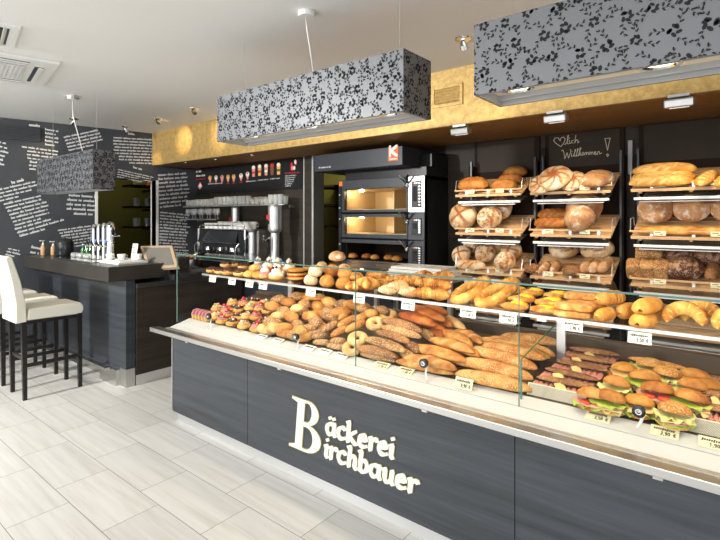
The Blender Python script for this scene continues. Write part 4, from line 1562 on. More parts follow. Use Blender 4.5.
def roundloaf(Rr, Hh, mt, pattern='cross', seed=0, name='round_loaf', wob=.05, ax=1.0):
    b = MB()

    def fn(u):
        e = 1 + wob * nz(u, 2.2, seed) + .015 * nz(u, 7, seed)
        s_ = 0
        if u.z > .1:
            x, y = u.x, u.y
            r = math.hypot(x, y)
            if pattern == 'cross':
                d = min(abs(x + .25 * y + .05), abs(y - .2 * x))
                d = d / .14
            elif pattern == 'flower':
                a = math.atan2(y, x) + r * .9
                d = abs(((a / (PI / 4)) % 1) - .5) * r / .13
                d = min(d, abs(r - .28) / .07)
            elif pattern == 'grid':
                d = min(abs(((x * 2.3 + y * .8) % 1) - .5), abs(((y * 2.3 - x * .8) % 1) - .5)) / .18
            elif pattern == 'crack':
                d = min(abs(nz(u, 2.3, seed + 5)), abs(nz(u, 2.0, seed + 15))) / .10
            else:
                d = 9
            if d < 1 and r < .92:
                s_ = 1 - d * d
                e -= .06 * s_
        return e, s_
    b.ball((0, 0, Hh * .42), (Rr * ax, Rr, Hh * .62), None, 34, 20, fn, None, .62)
    return b.build(name, mt, smooth=True)


def crescent(L, W, mt, span=2.4, seg=7, name='croissant', seed=0, taper=2.0, hor=1.0, n=14, N=56, ridge=.30, upright=False):
    """bent tapered roll with rolled-up ridges; span = arc angle"""
    b = MB()
    Rr = L / span
    pts, rad = [], []
    for i in range(N):
        t = -1 + 2 * i / (N - 1)
        a = t * span / 2
        pr = max(.12, (1 - abs(t) ** taper) ** .7 * .85 + .15 * (1 - abs(t)))
        if upright:
            pts.append((Rr * math.sin(a), 0, Rr * math.cos(a)))
        else:
            pts.append((Rr * math.sin(a), Rr * (math.cos(a) - 1), 0))
        rad.append((W / 2 * pr, W / 2 * pr * hor))

    def fn(u, a, q):
        f = (abs(u - .5) * 2 * seg / 1.0 + .10 * math.sin(a)) % 1.0
        e = 1 + ridge * (.5 - f) + .04 * nz(q, 40, seed)
        return e, (1 if f > .90 else 0)
    b.sweep(pts, rad, n, None, fn, False, .8, Vector((0, 1, 0)) if upright else Vector((0, 0, 1)))
    zmin = min(q.z for q in b.v)
    for q in b.v:
        q.z -= zmin
    return b.build(name, mt, smooth=True)


def roll(L, W, Hh, mt, name='bread_roll', seed=0, cut=True, p=2.0):
    b = MB()

    def fn(u):
        e = 1 + .07 * nz(u, 2.0, seed)
        s_ = 0
        if cut and u.z > .2:
            d = abs(u.y + .12 * math.sin(u.x * 3 + seed)) / .16
            if d < 1 and abs(u.x) < .8:
                s_ = .8 * (1 - d)
                e -= .08 * (1 - d)
        return e, s_
    b.ball((0, 0, Hh * .38), (L / 2, W / 2, Hh * .62), None, 22, 13, fn, None, .62)
    return b.build(name, mt, smooth=True)


# ------------------------------------------------------------------- wall racks
YF, YR = 3.985, 4.34      # tray front and rear
ROWS = [1.845, 1.505, 1.165, .825]   # height of the front batten
SL = (.17)                 # rise front to rear
def tz(row, y):
    return ROWS[row] - .035 + (y - YF) / (YR - YF) * SL
UNITS = [(at_y(456, 200, YF).x, at_y(521, 200, YF).x), (at_y(530.5, 200, YF).x, at_y(611, 200, YF).x), (at_y(631, 200, YF).x, .05)]
UNITS[0] = (UNITS[0][0], UNITS[0][1])
uname = ['beside the oven', 'under the greeting board', 'holding the long white loaves']
rname = ['top', 'second', 'third', 'lowest']
# dark side panels and rear board of the racks
for i, (x0, x1) in enumerate(UNITS):
    rk = empty('bread_rack', ((x0 + x1) / 2, 4.2, 0))
    tag(rk, 'dark wall rack of sloping wooden trays, ' + uname[i], 'bread rack', 'bread racks on the wall')
    w = (x1 - x0)
    b = MB(); b.bb(-w / 2 - .015, w / 2 + .015, .195, .215, .3, 2.335, 'deepbrown'); b.build('rear_board', parent=rk)
    for s in (-1, 1):
        b = MB(); b.bb(s * (w / 2 + .02) - .008, s * (w / 2 + .02) + .008, .10, .20, .3, 2.1, 'deepbrown'); b.bb(s * (w / 2 + .006) - .008, s * (w / 2 + .006) + .008, .10, .13, .3, 2.14, 'wood' if False else 'darkgrey'); b.build('upright', parent=rk)
    # slim grey wall standard between the units
    b = MB(); b.bb(w / 2 + .045, w / 2 + .075, .17, .20, 1.95, 2.22, 'grey_in' if i == 1 else 'deepbrown'); b.build('wall_standard', parent=rk)
    for r_ in range(4):
        z = ROWS[r_]
        tr = empty('bread_tray', ((x0 + x1) / 2, YF, z))
        tag(tr, 'sloping wooden bread tray, %s of the rack %s' % (rname[r_] + ' row', ['beside the oven', 'under the greeting board', 'with the long white loaves'][i]), 'bread tray', 'slatted bread trays')
        D = YR - YF
        a = math.atan2(SL, D)
        LL = math.hypot(SL, D)
        b = MB()
        for k in range(6):
            t = (k + .5) / 6
            b.box((0, t * D, -.050 + t * SL), (w, LL / 6 * .78, .010), 'wood', rx=a)
        for s in (-.42, 0, .42):
            b.box((s * w, D / 2, -.062 + SL / 2), (.02, LL, .014), 'wood', rx=a)
        b.build('slat_base', parent=tr)
        b = MB(); b.box((0, -.006, 0), (w + .02, .010, .014), 'wood')
        b.box((0, -.002, -.045), (w + .0, .016, .022), 'wood')
        b.build('front_batten', parent=tr)
        for s in (-.32, .02, .36):
            b = MB()
            b.box((s * w, -.004, -.02), (.018, .004, .05), 'wire')
            b.build('batten_clip', parent=tr)
        for s in (-1, 1):
            b = MB()
            b.tube([(s * (w / 2 + .004), .0, 0), (s * (w / 2 + .006), .02, .09), (s * (w / 2 + .004), .12, .10), (s * (w / 2 + .004), .16, .04)], .0035, 6, 'wire')
            b.build('wire_side', parent=tr)
        b = MB(); b.box((0, .02, -.105), (w - .03, .022, .020), 'white'); b.box((0, .15, -.09), (w - .1, .3, .006), 'alu', rx=a * .6)
        b.build('support_rail', parent=tr, bev=.004)
        if r_ < 3:
            for t in (-.25, .2):
                b = MB()
                b.box((t * w, -.013, -.012), (.075, .002, .034), 'card')
                b.box((t * w - .01, -.0145, -.006), (.035, .001, .004), 'ink'); b.box((t * w + .01, -.0145, -.018), (.02, .001, .004), 'ink')
                b.build('price_card', parent=tr)
for i in (0, 2):
    x0, x1 = UNITS[i]
    w = min(x1 - x0, .62) - .05
    b = MB(); b.box((0, 0, 0), (w, .004, .29), 'boardpanel')
    o = tag(b.build('blank_board'), 'blank dark board above the top tray of the rack ' + uname[i], 'board')
    o.location = (x0 + w / 2 + .02, 4.392, 2.185)
# chalk greeting on the panel of the middle unit
YB = 4.392
gbd = empty('greeting_board', ((UNITS[1][0] + UNITS[1][1]) / 2, 4.394, 2.2))
tag(gbd, 'dark board above the middle rack with a chalked heart and welcome greeting', 'blackboard')
w = UNITS[1][1] - UNITS[1][0]
b = MB(); b.bb(-w / 2 + .02, w / 2 - .02, 0, .002, -.16, .13, 'boardpanel'); b.build('board', parent=gbd)
b = MB()
def gp(px, py):
    q = at_y(px, py, YB)
    return (q.x - gbd.location.x, q.z - 2.2)
def Z6(x, y):
    return gp(540 + x / 7.2, 120 + y / 7.2)
ST = [
    [(150, 192), (110, 165), (98, 148), (108, 130), (130, 128), (145, 150), (150, 130), (170, 122), (182, 140), (170, 168), (150, 192)],
    [(180, 178), (200, 150), (206, 110), (198, 115), (195, 170), (205, 172)],
    [(212, 145), (210, 170), (220, 165)], [(213, 132), (214, 128)],
    [(240, 145), (228, 150), (225, 165), (240, 165)],
    [(258, 110), (250, 165), (262, 142), (272, 145), (272, 165), (282, 155)],
    [(155, 222), (165, 215), (172, 235), (178, 280), (195, 235), (205, 275), (222, 225), (218, 212)],
    [(228, 240), (225, 262), (238, 258)], [(230, 228), (231, 224)],
    [(240, 258), (258, 215), (252, 212), (245, 262), (258, 258)],
    [(258, 258), (276, 208), (270, 206), (262, 260), (275, 255)],
    [(275, 255), (296, 200), (288, 200), (278, 258), (292, 235), (285, 245), (298, 255)],
    [(308, 232), (300, 245), (308, 254), (318, 245), (312, 232), (308, 232)],
    [(322, 252), (326, 232), (334, 235), (334, 250), (340, 232), (348, 235), (348, 250)],
    [(354, 250), (358, 230), (366, 232), (366, 248), (374, 230), (382, 232), (382, 248)],
    [(390, 242), (402, 232), (396, 226), (390, 240), (398, 250), (408, 240)],
    [(412, 250), (418, 226), (428, 230), (430, 246), (444, 236)],
    [(468, 133), (505, 130), (486, 218), (468, 133)],
    [(478, 250), (486, 244), (494, 252), (486, 262), (478, 250)],
]
for nm_, part_ in (('chalk_heart', ST[:1]), ('chalk_word', ST[1:6]), ('chalk_word', ST[6:-2]), ('chalk_exclamation_mark', ST[-2:])):
    b = MB()
    pen(b, [[Z6(*q) for q in s_] for s_ in part_], (.0042, .0042), 0, .0015, 'chalkwarm', Matrix.Translation((0, -.0005, 0)) @ Euler((PI / 2, 0, 0)).to_matrix().to_4x4())
    b.build(nm_, parent=gbd)

# loaves on the wall racks ------------------------------------------
TA = math.atan2(SL, YR - YF)


def on_tray(row, px, py, rz=0.0, half=.05, lean=True):
    """point on the sloping tray under a pixel (height half above the slats)"""
    y = 4.1
    for _ in range(12):
        v = ray(px, py)
        q = at_y(px, py, y)
        # want q.z == tz(row,y)+half
        dz = q.z - (tz(row, y) + half)
        # slope difference along ray
        dzdy = v[2] / v[1] - SL / (YR - YF)
        y -= dz / dzdy
        y = min(max(y, YF + .03), YR - .03)
    q = at_y(px, py, y)
    return Vector((q.x, y, tz(row, y))), (TA if lean else 0, 0, 0)


def rotz(rx, rz):
    return (Matrix.Rotation(rx, 3, 'X') @ Matrix.Rotation(rz, 3, 'Z')).to_euler()


def tray_set(protos, cat, group, spots, tilt=0.0, rr=.1):
    out = []
    for row, px, py, rz, scl, lift, lab in spots:
        scl *= 1.1
        loc, _ = on_tray(row, px, py, half=.05 + lift)
        loc = loc + Vector((0, -math.sin(TA), math.cos(TA))) * (lift + .006 + rr * math.sin(tilt) * .75)
        out.append((loc, rotz(TA + tilt, rz), (scl, scl, scl), lab))
    return place(protos, None, cat, group, out)


# unit 1
lf = loaf(.28, .16, .125, M['loaf'], p=2.6, cuts=4, cut_w=.06, name='wheat_loaf', seed=1, depth=.05)
tray_set([lf], 'loaf', None, [(0, 474, 184.5, 0, .95, 0, 'brown wheat loaf lying crosswise on the top tray beside the oven'),
                              (0, 505, 184, .0, .72, 0, 'brown wheat loaf at the front of a row of three on the top tray'),
                              (0, 511, 178, .0, .72, 0.005, 'brown wheat loaf in the middle of a row of three on the top tray'),
                              (0, 516, 171, .0, .72, 0.01, 'brown wheat loaf at the rear of a row of three on the top tray')])
rf = roundloaf(.122, .12, M['floury'], 'cross', 3, 'floury_round_loaf')
rc = roundloaf(.122, .12, M['floury'], 'crack', 9, 'floury_round_loaf')
tray_set([rf, rc], 'loaf', None, [
    (1, 467, 219, .5, 1.0, 0, 'floury round loaf with a dark cross on the second tray beside the oven'),
    (1, 493, 220, .2, .85, 0, 'floury cracked loaf leaning at the front of the second tray beside the oven'),
    (1, 503, 211, 1.4, .88, .02, 'floury loaf behind a cracked one on the second tray beside the oven'),
    (1, 478, 210, 2.0, .7, .0, 'small floury loaf wedged behind the crossed one on the second tray')], .75, .11)
fl = loaf(.26, .11, .07, M['floury'], p=3, cuts=3, name='flat_floury_loaf', seed=4, wob=.08)
tray_set([fl], 'loaf', None, [(2, 471, 262.5, 0, 1.0, 0, 'flat floury loaf along the front of the third tray beside the oven')])
r1 = roundloaf(.09, .10, M['floury'], 'crack', 2, 'farmhouse_loaf')
r2 = roundloaf(.09, .10, M['floury'], 'cross', 13, 'farmhouse_loaf')
tray_set([r1, r2], 'loaf', None, [
    (2, 507.5, 262, .5, .95, 0, 'farmhouse loaf at the front corner of the third tray beside the oven'),
    (2, 513.5, 251.5, 1.2, .95, 0, 'crusty farmhouse loaf behind the corner one on the third tray'),
    (2, 488, 253.5, 2.2, .98, 0, 'floury farmhouse loaf in the centre of the third tray beside the oven'),
    (2, 464, 255, 0.2, .92, 0, 'farmhouse loaf behind the flat one on the third tray beside the oven'),
    (2, 475, 245, 0.9, .9, .01, 'farmhouse loaf at the rear near the oven on the third tray'),
    (2, 498, 244, 2.9, .9, .01, 'farmhouse loaf in the middle of the rear on the third tray')], .6, .08)
# unit 2
fl1 = roundloaf(.125, .085, M['floury'], 'flower', 4, 'flower_loaf', ax=1.05)
fl1.rotation_euler = (0, 0, 0)
tray_set([fl1], 'loaf', None, [
    (0, 557, 178.5, .3, .92, .03, 'flower patterned floury loaf on top of the pile on the top middle tray'),
    (0, 543, 184, .9, .72, 0, 'dark flower patterned loaf at the oven side of the top middle tray'),
    (0, 574, 181, 1.3, .70, 0, 'small flower patterned loaf beneath the big one on the top middle tray')], .45, .08)
gd_ = roundloaf(.12, .11, M['rye'], 'grid', 7, 'grid_loaf')
tray_set([gd_], 'loaf', None, [(0, 598, 179.5, .5, .92, 0, 'pale round loaf scored in squares on the top middle tray')])
rd = loaf(.26, .11, .085, M['loaf'], p=3, cuts=5, cut_w=.32, ang=.9, name='slashed_loaf', seed=6, ridge=.03, depth=.12)
tray_set([rd], 'loaf', None, [(1, 552, 221, 0, .98, 0, 'long slashed loaf at the front of the second middle tray'),
                              (1, 555, 212.5, 0, .98, .0, 'long slashed loaf behind its twin on the second middle tray')])
rb = roundloaf(.12, .155, M['rye'], 'none', 17, 'rye_loaf')
tray_set([rb], 'loaf', None, [(1, 587, 212, .5, 1.05, 0, 'big smooth round rye loaf at the rear of the second middle tray'),
                              (1, 582, 222, 1.5, .86, 0, 'round rye loaf leaning at the front of the second middle tray')], .6, .11)
r3 = roundloaf(.10, .13, M['floury'], 'crack', 22, 'farmhouse_loaf')
tray_set([r3], 'loaf', None, [(2, 565, 251, .4, 1.08, 0, 'floury cracked loaf at the rear of the third middle tray'),
                              (2, 598, 251, 1.9, 1.15, .01, 'large floury loaf behind the upright loaves on the third middle tray')])
dk = roundloaf(.06, .06, M['grain'], 'none', 5, 'grain_roll')
tray_set([dk], 'roll', None, [(2, 533, 266, 0, .95, 0, 'dark grain roll in the front corner of the third middle tray'),
                              (2, 572, 268, 0, 1.1, 0, 'dark grain roll in the front centre of the third middle tray')])
sb_ = loaf(.19, .075, .08, M['rye'], p=3, cuts=1, cut_w=.3, name='slashed_stick_loaf', seed=8, ang=0)
tray_set([sb_], 'loaf', None, [(2, 545, 265, 1.4, .8, 0, 'small split loaf next to the corner roll on the third middle tray'),
                               (2, 556, 264.5, 1.5, .8, 0, 'small split loaf beside its twin on the third middle tray'),
                               (2, 588, 263, 1.45, 1.0, 0.01, 'upright split loaf, nearest the grain roll on the third middle tray'),
                               (2, 597, 263, 1.4, 1.0, 0.01, 'upright split loaf in the middle of three on the third middle tray'),
                               (2, 606, 262.5, 1.35, 1.0, 0.01, 'upright floury split loaf at the outer end of the third middle tray')])
# unit 3
wl_ = loaf(.36, .105, .085, M['goldloaf'], p=3.2, cuts=5, cut_w=.25, ang=1.2, name='white_loaf', seed=10, depth=.09)
tray_set([wl_], 'loaf', 'long white loaves on the top tray', [
    (0, 661, 183, 0, 1.0, 0, 'long golden slashed loaf at the front of the top tray of white loaves'),
    (0, 662, 175.5, 0, 1.0, .012, 'long golden slashed loaf in the middle of the pile on the top tray'),
    (0, 664, 167.5, 0.0, 1.0, .05, 'smooth golden loaf lying on top of the pile of long loaves')])
w2 = loaf(.26, .11, .09, M['goldloaf'], p=3, cuts=6, cut_w=.30, ang=1.0, name='white_loaf', seed=12, depth=.12)
tray_set([w2], 'loaf', None, [(0, 707, 176.5, 1.15, .8, .01, 'golden ridged loaf standing up the slope beside the long white loaves'),
                              (0, 727, 178, 1.2, .8, 0, 'golden ridged loaf at the far edge of the top tray'),])
big = roundloaf(.108, .14, M['rye'], 'crack', 31, 'rye_loaf')
bg2 = roundloaf(.108, .14, M['rye'], 'none', 35, 'rye_loaf')
tray_set([big, bg2], 'loaf', None, [(1, 657, 213, .4, 1.0, .0, 'big round floury rye loaf, the one nearer the middle rack'),
                                    (1, 692, 211.5, 1.0, 1.0, .0, 'big round rye loaf with white flour patches, farther from the middle rack'),
                                    (1, 729, 211, 1.9, .95, .0, 'big round rye loaf at the far end of the second tray')], .5, .1)
lb = loaf(.50, .075, .05, M['goldloaf'], p=6, cuts=0, name='flat_baguette', seed=3)
tray_set([lb], 'baguette', None, [(1, 682, 227, 0, 1.0, 0, 'long flat baguette lying before the big round rye loaves')])


def boxloaf(mt, L, W, Hh, seed, name):
    b = MB()

    def fn(u):
        m_ = max(abs(u.x), abs(u.y), abs(u.z))
        k = (1 / (abs(u.x) ** 6 + abs(u.y) ** 6 + abs(u.z) ** 6) ** (1 / 6.))
        return k * (1 + .05 * nz(u, 3, seed)), 0
    b.ball((0, 0, Hh * .5), (L / 2, W / 2, Hh / 2), None, 28, 18, fn)
    return b.build(name, mt, smooth=True)


bx = boxloaf(M['seedloaf'], .098, .13, .115, 3, 'seeded_tin_loaf')
tray_set([bx], 'loaf', None, [(2, 635, 269.5, .1, .95, 0, 'seeded tin loaf at the inner front corner of the third tray'),
                              (2, 648, 269.5, 0, .95, 0, 'seeded tin loaf in the middle of the front row of three'),
                              (2, 662, 270, 0, .95, 0, 'seeded tin loaf at the front, next to the dark round loaf'),
                              (2, 644, 256.5, .1, .95, 0.01, 'seeded tin loaf in the back row nearest the middle rack'),
                              (2, 656.5, 256.5, 0, .95, 0.01, 'seeded tin loaf in the back row nearest the dark loaves')])
dr = roundloaf(.105, .12, M['darkrye'], 'crack', 41, 'dark_rye_loaf')
tray_set([dr], 'loaf', None, [(2, 684, 269.5, .3, 1.05, 0, 'dark brown round loaf at the front centre of the third tray'),
                              (2, 681, 256.5, 1.3, 1.0, .0, 'dark brown round loaf behind the front one on the third tray'),
                              (2, 709, 258, 2.1, 1.0, .0, 'dark brown round loaf at the rear outer end of the third tray')])
dt = loaf(.18, .10, .09, M['grain'], p=3, name='grain_loaf', seed=14)
tray_set([dt], 'loaf', None, [(2, 712, 269, 1.5, .9, 0, 'speckled grain loaf standing beside the dark round loaf')])
# few rolls on the lowest trays
lr = roll(.10, .075, .055, M['roll'], 'bread_roll', 3)
pos = [(3, 466, 298.5), (3, 482, 300), (3, 498, 302), (3, 548, 306), (3, 566, 308), (3, 583, 309), (3, 655, 309), (3, 675, 309), (3, 695, 309), (3, 714, 309)]
pn = ['at the oven side of the lowest tray', 'in the middle of the lowest tray beside the oven', 'at the outer end of the lowest tray beside the oven',
      'at the oven side of the lowest middle tray', 'in the middle of the lowest middle tray', 'at the outer end of the lowest middle tray',
      'first from the inner end of the lowest end tray', 'second from the inner end of the lowest end tray', 'third from the inner end of the lowest end tray', 'fourth from the inner end of the lowest end tray']
tray_set([lr], 'roll', None, [(a, b_, c_, .4, 1, 0, 'golden bread roll ' + n_) for (a, b_, c_), n_ in zip(pos, pn)])
# buns on the open oven deck
bn = roll(.12, .10, .06, M['roll'], 'oven_bun', 5, False)
zt_ = ch[2][0] + .008
b = MB(); b.bb(XD0 + .03, XD1 - .03, YO + .04, YO + .5, zt_, zt_ + .006, 'orange' if False else 'deepbrown'); tag(b.build('baking_sheet'), 'dark baking sheet of golden buns in the open lowest oven deck', 'baking sheet')
place([bn], None, 'bun', 'buns in the oven', [((at_y(px, 262, YO + .12).x, YO + .12 + .05 * (k % 2), zt_ + .008), (0, 0, k), (1, 1, 1), 'golden bun in the open oven deck, %s from the hinge post' % ORD[k]) for k, px in enumerate((353, 364, 375, 386, 397))])

# =================================================================== DISPLAY COUNTER
XL, XR = -3.60, .95
YG = 2.15
ct = empty('display_counter', (-1.4, 2.5, 0))
tag(ct, 'long charcoal oak bakery display counter with glass case and metal bumper rail', 'display counter')
bpy.context.view_layer.update()
def cbl(name, mb, **k):
    return par(mb.build(name, **k), ct)
XP = -3.535
for i, (a, c_) in enumerate(((XP, -2.613), (-2.609, -.793), (-.789, .95))):
    b = MB(); b.bb(a, c_, 2.05, 2.075, .085, .70); cbl('front_panel', b, mt='laminate')
b = MB(); b.bb(XP - .02, XP, 2.052, 2.98, .085, .70, 'black'); cbl('side_panel', b)
b = MB(); b.bb(XP - .012, XP - .003, 2.045, 2.06, .085, .70, 'alu'); cbl('corner_profile', b)
b = MB(); b.bb(XP, XR, 2.088, 2.10, 0, .085, 'alu'); b.bb(XP, XP + .02, 2.10, 2.9, 0, .085, 'alu'); cbl('plinth', b)
b = MB(); b.bb(XP, XR, 2.95, 2.98, .085, .74, 'laminate'); cbl('rear_panel', b)
# bumper rail : two metal bands with a dark groove
b = MB()
b.bb(XL - .10, XR, 1.945, 1.985, .705, .738, 'steel')
b.bb(XL - .10, XR, 1.985, 2.02, .715, .732, 'steel')
cbl('bumper_rail', b, bev=.003)
b = MB(); b.bb(XL, XR, 2.02, 2.05, .712, .734, 'alu'); b.bb(XL, XR, 1.99, 2.05, .695, .712, 'deepbrown')
cbl('bumper_back', b)
for x in (-3.2, -2.2, -1.19, -.25, .6):
    b = MB()
    b.bb(x - .015, x + .015, 1.96, 2.05, .69, .703, 'steel')
    cbl('rail_bracket', b)
# white sloped price ledge
b = MB()
pr = [(2.03, .700), (2.03, .725), (2.145, .752), (2.145, .74), (2.155, .74), (2.155, .753), (2.235, .775), (2.235, .70)]
vs = [(x, y, z) for x in (XL, XR) for y, z in pr]
b.add(vs, [tuple(range(7, -1, -1)), tuple(range(8, 16))] + [(i, (i + 1) % 8, 8 + (i + 1) % 8, 8 + i) for i in range(8)], 'ledge')
cbl('price_ledge', b)
# base of the case and display boards
SECT = ((XL, -1.76, .17), (-1.76, -.81, .12), (-.81, XR, .07))


def deck_z(x, y):
    s = SECT[0][2] if x < -1.76 else (SECT[1][2] if x < -.81 else SECT[2][2])
    return .775 + (y - 2.235) * s


for i, (a, c_, s) in enumerate(SECT):
    b = MB()
    vs = []
    for x in (a + .004, c_ - .004):
        vs += [(x, 2.236, .74), (x, 2.236, .775), (x, 2.93, .775 + .694 * s), (x, 2.93, .74)]
    b.add(vs, [(3, 2, 1, 0), (4, 5, 6, 7), (0, 1, 5, 4), (1, 2, 6, 5), (2, 3, 7, 6), (3, 0, 4, 7)], 'case_back')
    cbl('display_shelf', b)
b = MB(); b.bb(XL, XR, 2.935, 2.955, .74, .90, 'case_back'); b.bb(XL, XR, 2.93, 2.99, .90, .92, 'case_back'); cbl('rear_ledge', b)
# glass
ZT = 1.308
for i, (a, c_) in enumerate(((-3.64, -1.762), (-1.758, -.812), (-.808, XR))):
    b = MB(); b.bb(a, c_, YG - .003, YG + .003, .752, ZT - .008, 'glass'); cbl('front_glass', b)
    b = MB(); b.bb(a, c_, YG - .004, YG + .42, ZT - .008, ZT, 'glass'); b.bb(a, c_, YG - .006, YG - .004, ZT - .008, ZT, 'glassedge'); cbl('top_glass', b)
for x in (-1.76, -.81):
    b = MB(); b.bb(x - .0015, x + .0015, YG - .005, YG + .003, .752, ZT, 'glassedge'); cbl('glass_joint', b)
# end glass and the dividing glass
b = MB(); b.bb(-3.645, -3.638, YG, YG + .75, .76, ZT, 'glass'); b.bb(-3.646, -3.637, YG - .004, YG, .752, ZT, 'glassedge'); cbl('end_glass', b)
b = MB()
vs = [(x, y, z) for x in (-.815, -.808) for y, z in ((2.18, .775), (2.18, .955), (2.69, 1.03), (2.69, .78))]
b.add(vs, [(3, 2, 1, 0), (4, 5, 6, 7), (0, 1, 5, 4), (1, 2, 6, 5), (2, 3, 7, 6), (3, 0, 4, 7)], 'glass')
b.bb(-.816, -.807, 2.178, 2.182, .775, .957, 'glassedge')
b.tube([(-.8115, 2.18, .956), (-.8115, 2.69, 1.031)], .003, 6, 'green')
cbl('divider_glass', b)
# inner shelf
ZS = 1.132
b = MB(); b.bb(-3.60, XR, 2.36, 2.74, ZS - .008, ZS, 'glass'); b.bb(-3.60, XR, 2.35, 2.36, ZS - .013, ZS + .001, 'alu'); cbl('inner_shelf', b)
for x in (-2.90, -.79):
    b = MB(); b.bb(x - .022, x + .022, 2.70, 2.72, .82, ZS - .01, 'alu'); b.bb(x - .022, x + .022, 2.39, 2.73, ZS - .035, ZS - .01, 'alu'); cbl('shelf_post', b)
# light strip on the shelf underside
b = MB(); b.bb(-3.5, XR - .1, 2.40, 2.425, ZS - .016, ZS - .009, 'alu'); cbl('light_strip', b)
area('shelf_light_strip', (-1.4, 2.41, ZS - .02), (-1.4, 2.50, .7), 4.3, .02, 3.0, (1, .86, .64))

# glass clamps: white curved arm with black disc
for i, (dx, dy, ax, ay, lb) in enumerate(((209, 316.5, 211, 329, 'by the pink cake slices'), (296, 337, 297, 352, 'by the seeded rolls'),
                                          (424, 363, 427, 381, 'by the brown sticks'), (639, 411, 637, 429, 'by the lettuce sandwiches'))):
    q = at_y(dx, dy, 2.175); a_ = at_y(ax, ay, 2.165)
    root = empty('glass_clamp', (q.x, q.y, q.z))
    tag(root, 'round black glass clamp on a curved white arm ' + lb, 'glass clamp', 'glass clamps of the display case')
    Tm = Euler((PI / 2, 0, 0)).to_matrix().to_4x4()
    b = MB(); b.lathe([(.022, -.01), (.024, .0), (.024, .010), (.013, .012), (.0, .012)], 24, 'black', Tm); b.build('disc', parent=root, smooth=False)
    b = MB(); b.lathe([(.012, .012), (.012, .014), (.007, .014), (.007, .012)], 18, 'chrome', Tm, False); b.lathe([(.005, .012), (.0, .015)], 10, 'chrome', Tm); b.build('hub', parent=root)
    b = MB(); b.tube([(.008, .012, .0), (.012, .012, -.02), (.006, .008, (a_.z - q.z) * .6), (a_.x - q.x, -.008, a_.z - q.z)], .006, 8, 'white'); b.build('arm', parent=root, smooth=True)

# ------------------------------------------------------------ shop name on the panel
lg = MB()
T = Matrix.Translation((0, 2.05, 0)) @ Euler((PI / 2, 0, 0)).to_matrix().to_4x4()


def both(fn):
    fn(0.006, 'letter_side', 1.0)
    fn(0.0075, 'letter', .86)


def bigB(h, mt, k):
    x0_, z0_ = -2.205, .205
    nb = (.020 * k, .014 * k)
    H_ = .315
    sl_ = .10
    def S(p_):
        return (x0_ + p_[0] + p_[1] * sl_, z0_ + p_[1])
    def poly(ps):
        lg.prism([S(q) for q in ps], h * (1 + .06 * ((len(lg.v) * 7919) % 89) / 89), mt, T)
    e = .004 * (1 - k) / .14
    poly([(.05 + e, 0 + e), (.115 - e, 0 + e), (.115 - e, H_ - e), (.05 + e, H_ - e)])
    poly([(.0 + e, 0 + e), (.13, 0 + e), (.13, .022 - e), (.05, .03), (.0 + e, .018 - e)])
    poly([(.0 + e, H_ - .018 + e), (.05, H_ - .03), (.13, H_ - .022 + e), (.13, H_ - e), (0 + e, H_ - e)])
    def bowl(cx, cy, rx, ry, tx, ty):
        o = [(cx + rx * math.cos(t), cy + ry * math.sin(t)) for t in [R(-90 + 180 * i / 12) for i in range(13)]]
        i_ = [(cx + (rx - tx) * math.cos(t), cy + (ry - ty) * math.sin(t)) for t in [R(-90 + 180 * i / 12) for i in range(13)]]
        for j in range(12):
            poly([i_[j], o[j], o[j + 1], i_[j + 1]])
        poly([(.10, cy - ry), (cx + .001, cy - ry), (cx + .001, cy - ry + ty), (.10, cy - ry + ty)])
        poly([(.10, cy + ry - ty), (cx + .001, cy + ry - ty), (cx + .001, cy + ry), (.10, cy + ry)])
    bowl(.135, H_ - .076, .098 - e, .076 - e, .062 - 2 * e, .020 - 2 * e)
    bowl(.140, .086, .125 - e, .086 - e, .072 - 2 * e, .022 - 2 * e)


both(bigB)


def words_(h, mt, k):
    word(lg, 'ackerei', -1.895, .366, .0875, (.029 * k, .016 * k), mt, T, h, .10, umlaut=(0,), sy=.072)
    word(lg, 'irchbauer', -1.910, .231, .091, (.029 * k, .016 * k), mt, T, h, .10, sy=.072)


both(words_)
cbl('lettering', lg)

# ------------------------------------------------------------ goods in the case


def on_deck(px, py, lift=0.0):
    """point under a pixel on the display board, raised by lift"""
    y = 2.5
    q = None
    for _ in range(25):
        q = at_y(px, py, y)
        f_ = q.z - (deck_z(q.x, y) + lift)
        q2 = at_y(px, py, y + .001)
        df = ((q2.z - deck_z(q2.x, y + .001) - lift) - f_) / .001
        y -= max(-.1, min(.1, f_ / df))
        y = min(max(y, 2.26), 2.90)
    q = at_y(px, py, y)
    q.z = deck_z(q.x, y) + lift
    return q


def long_spots(segs, base_len, hh=.02, tilt=True):
    """segs: (ax, ay, bx, by, lift, label)"""
    out = []
    for ax, ay, bx_, by, lift, lab in segs:
        A, B = on_deck(ax, ay, lift + hh), on_deck(bx_, by, lift + hh)
        c_ = (A + B) / 2
        d = B - A
        L = Vector((d.x, d.y)).length
        rz = math.atan2(d.y, d.x)
        ry = -math.atan2(d.z, L)
        s = (L) / base_len
        out.append((c_ - Vector((0, 0, hh)), (0, ry, rz), (s, .5 + .5 * min(1.15, s), 1.0), lab))
    return out


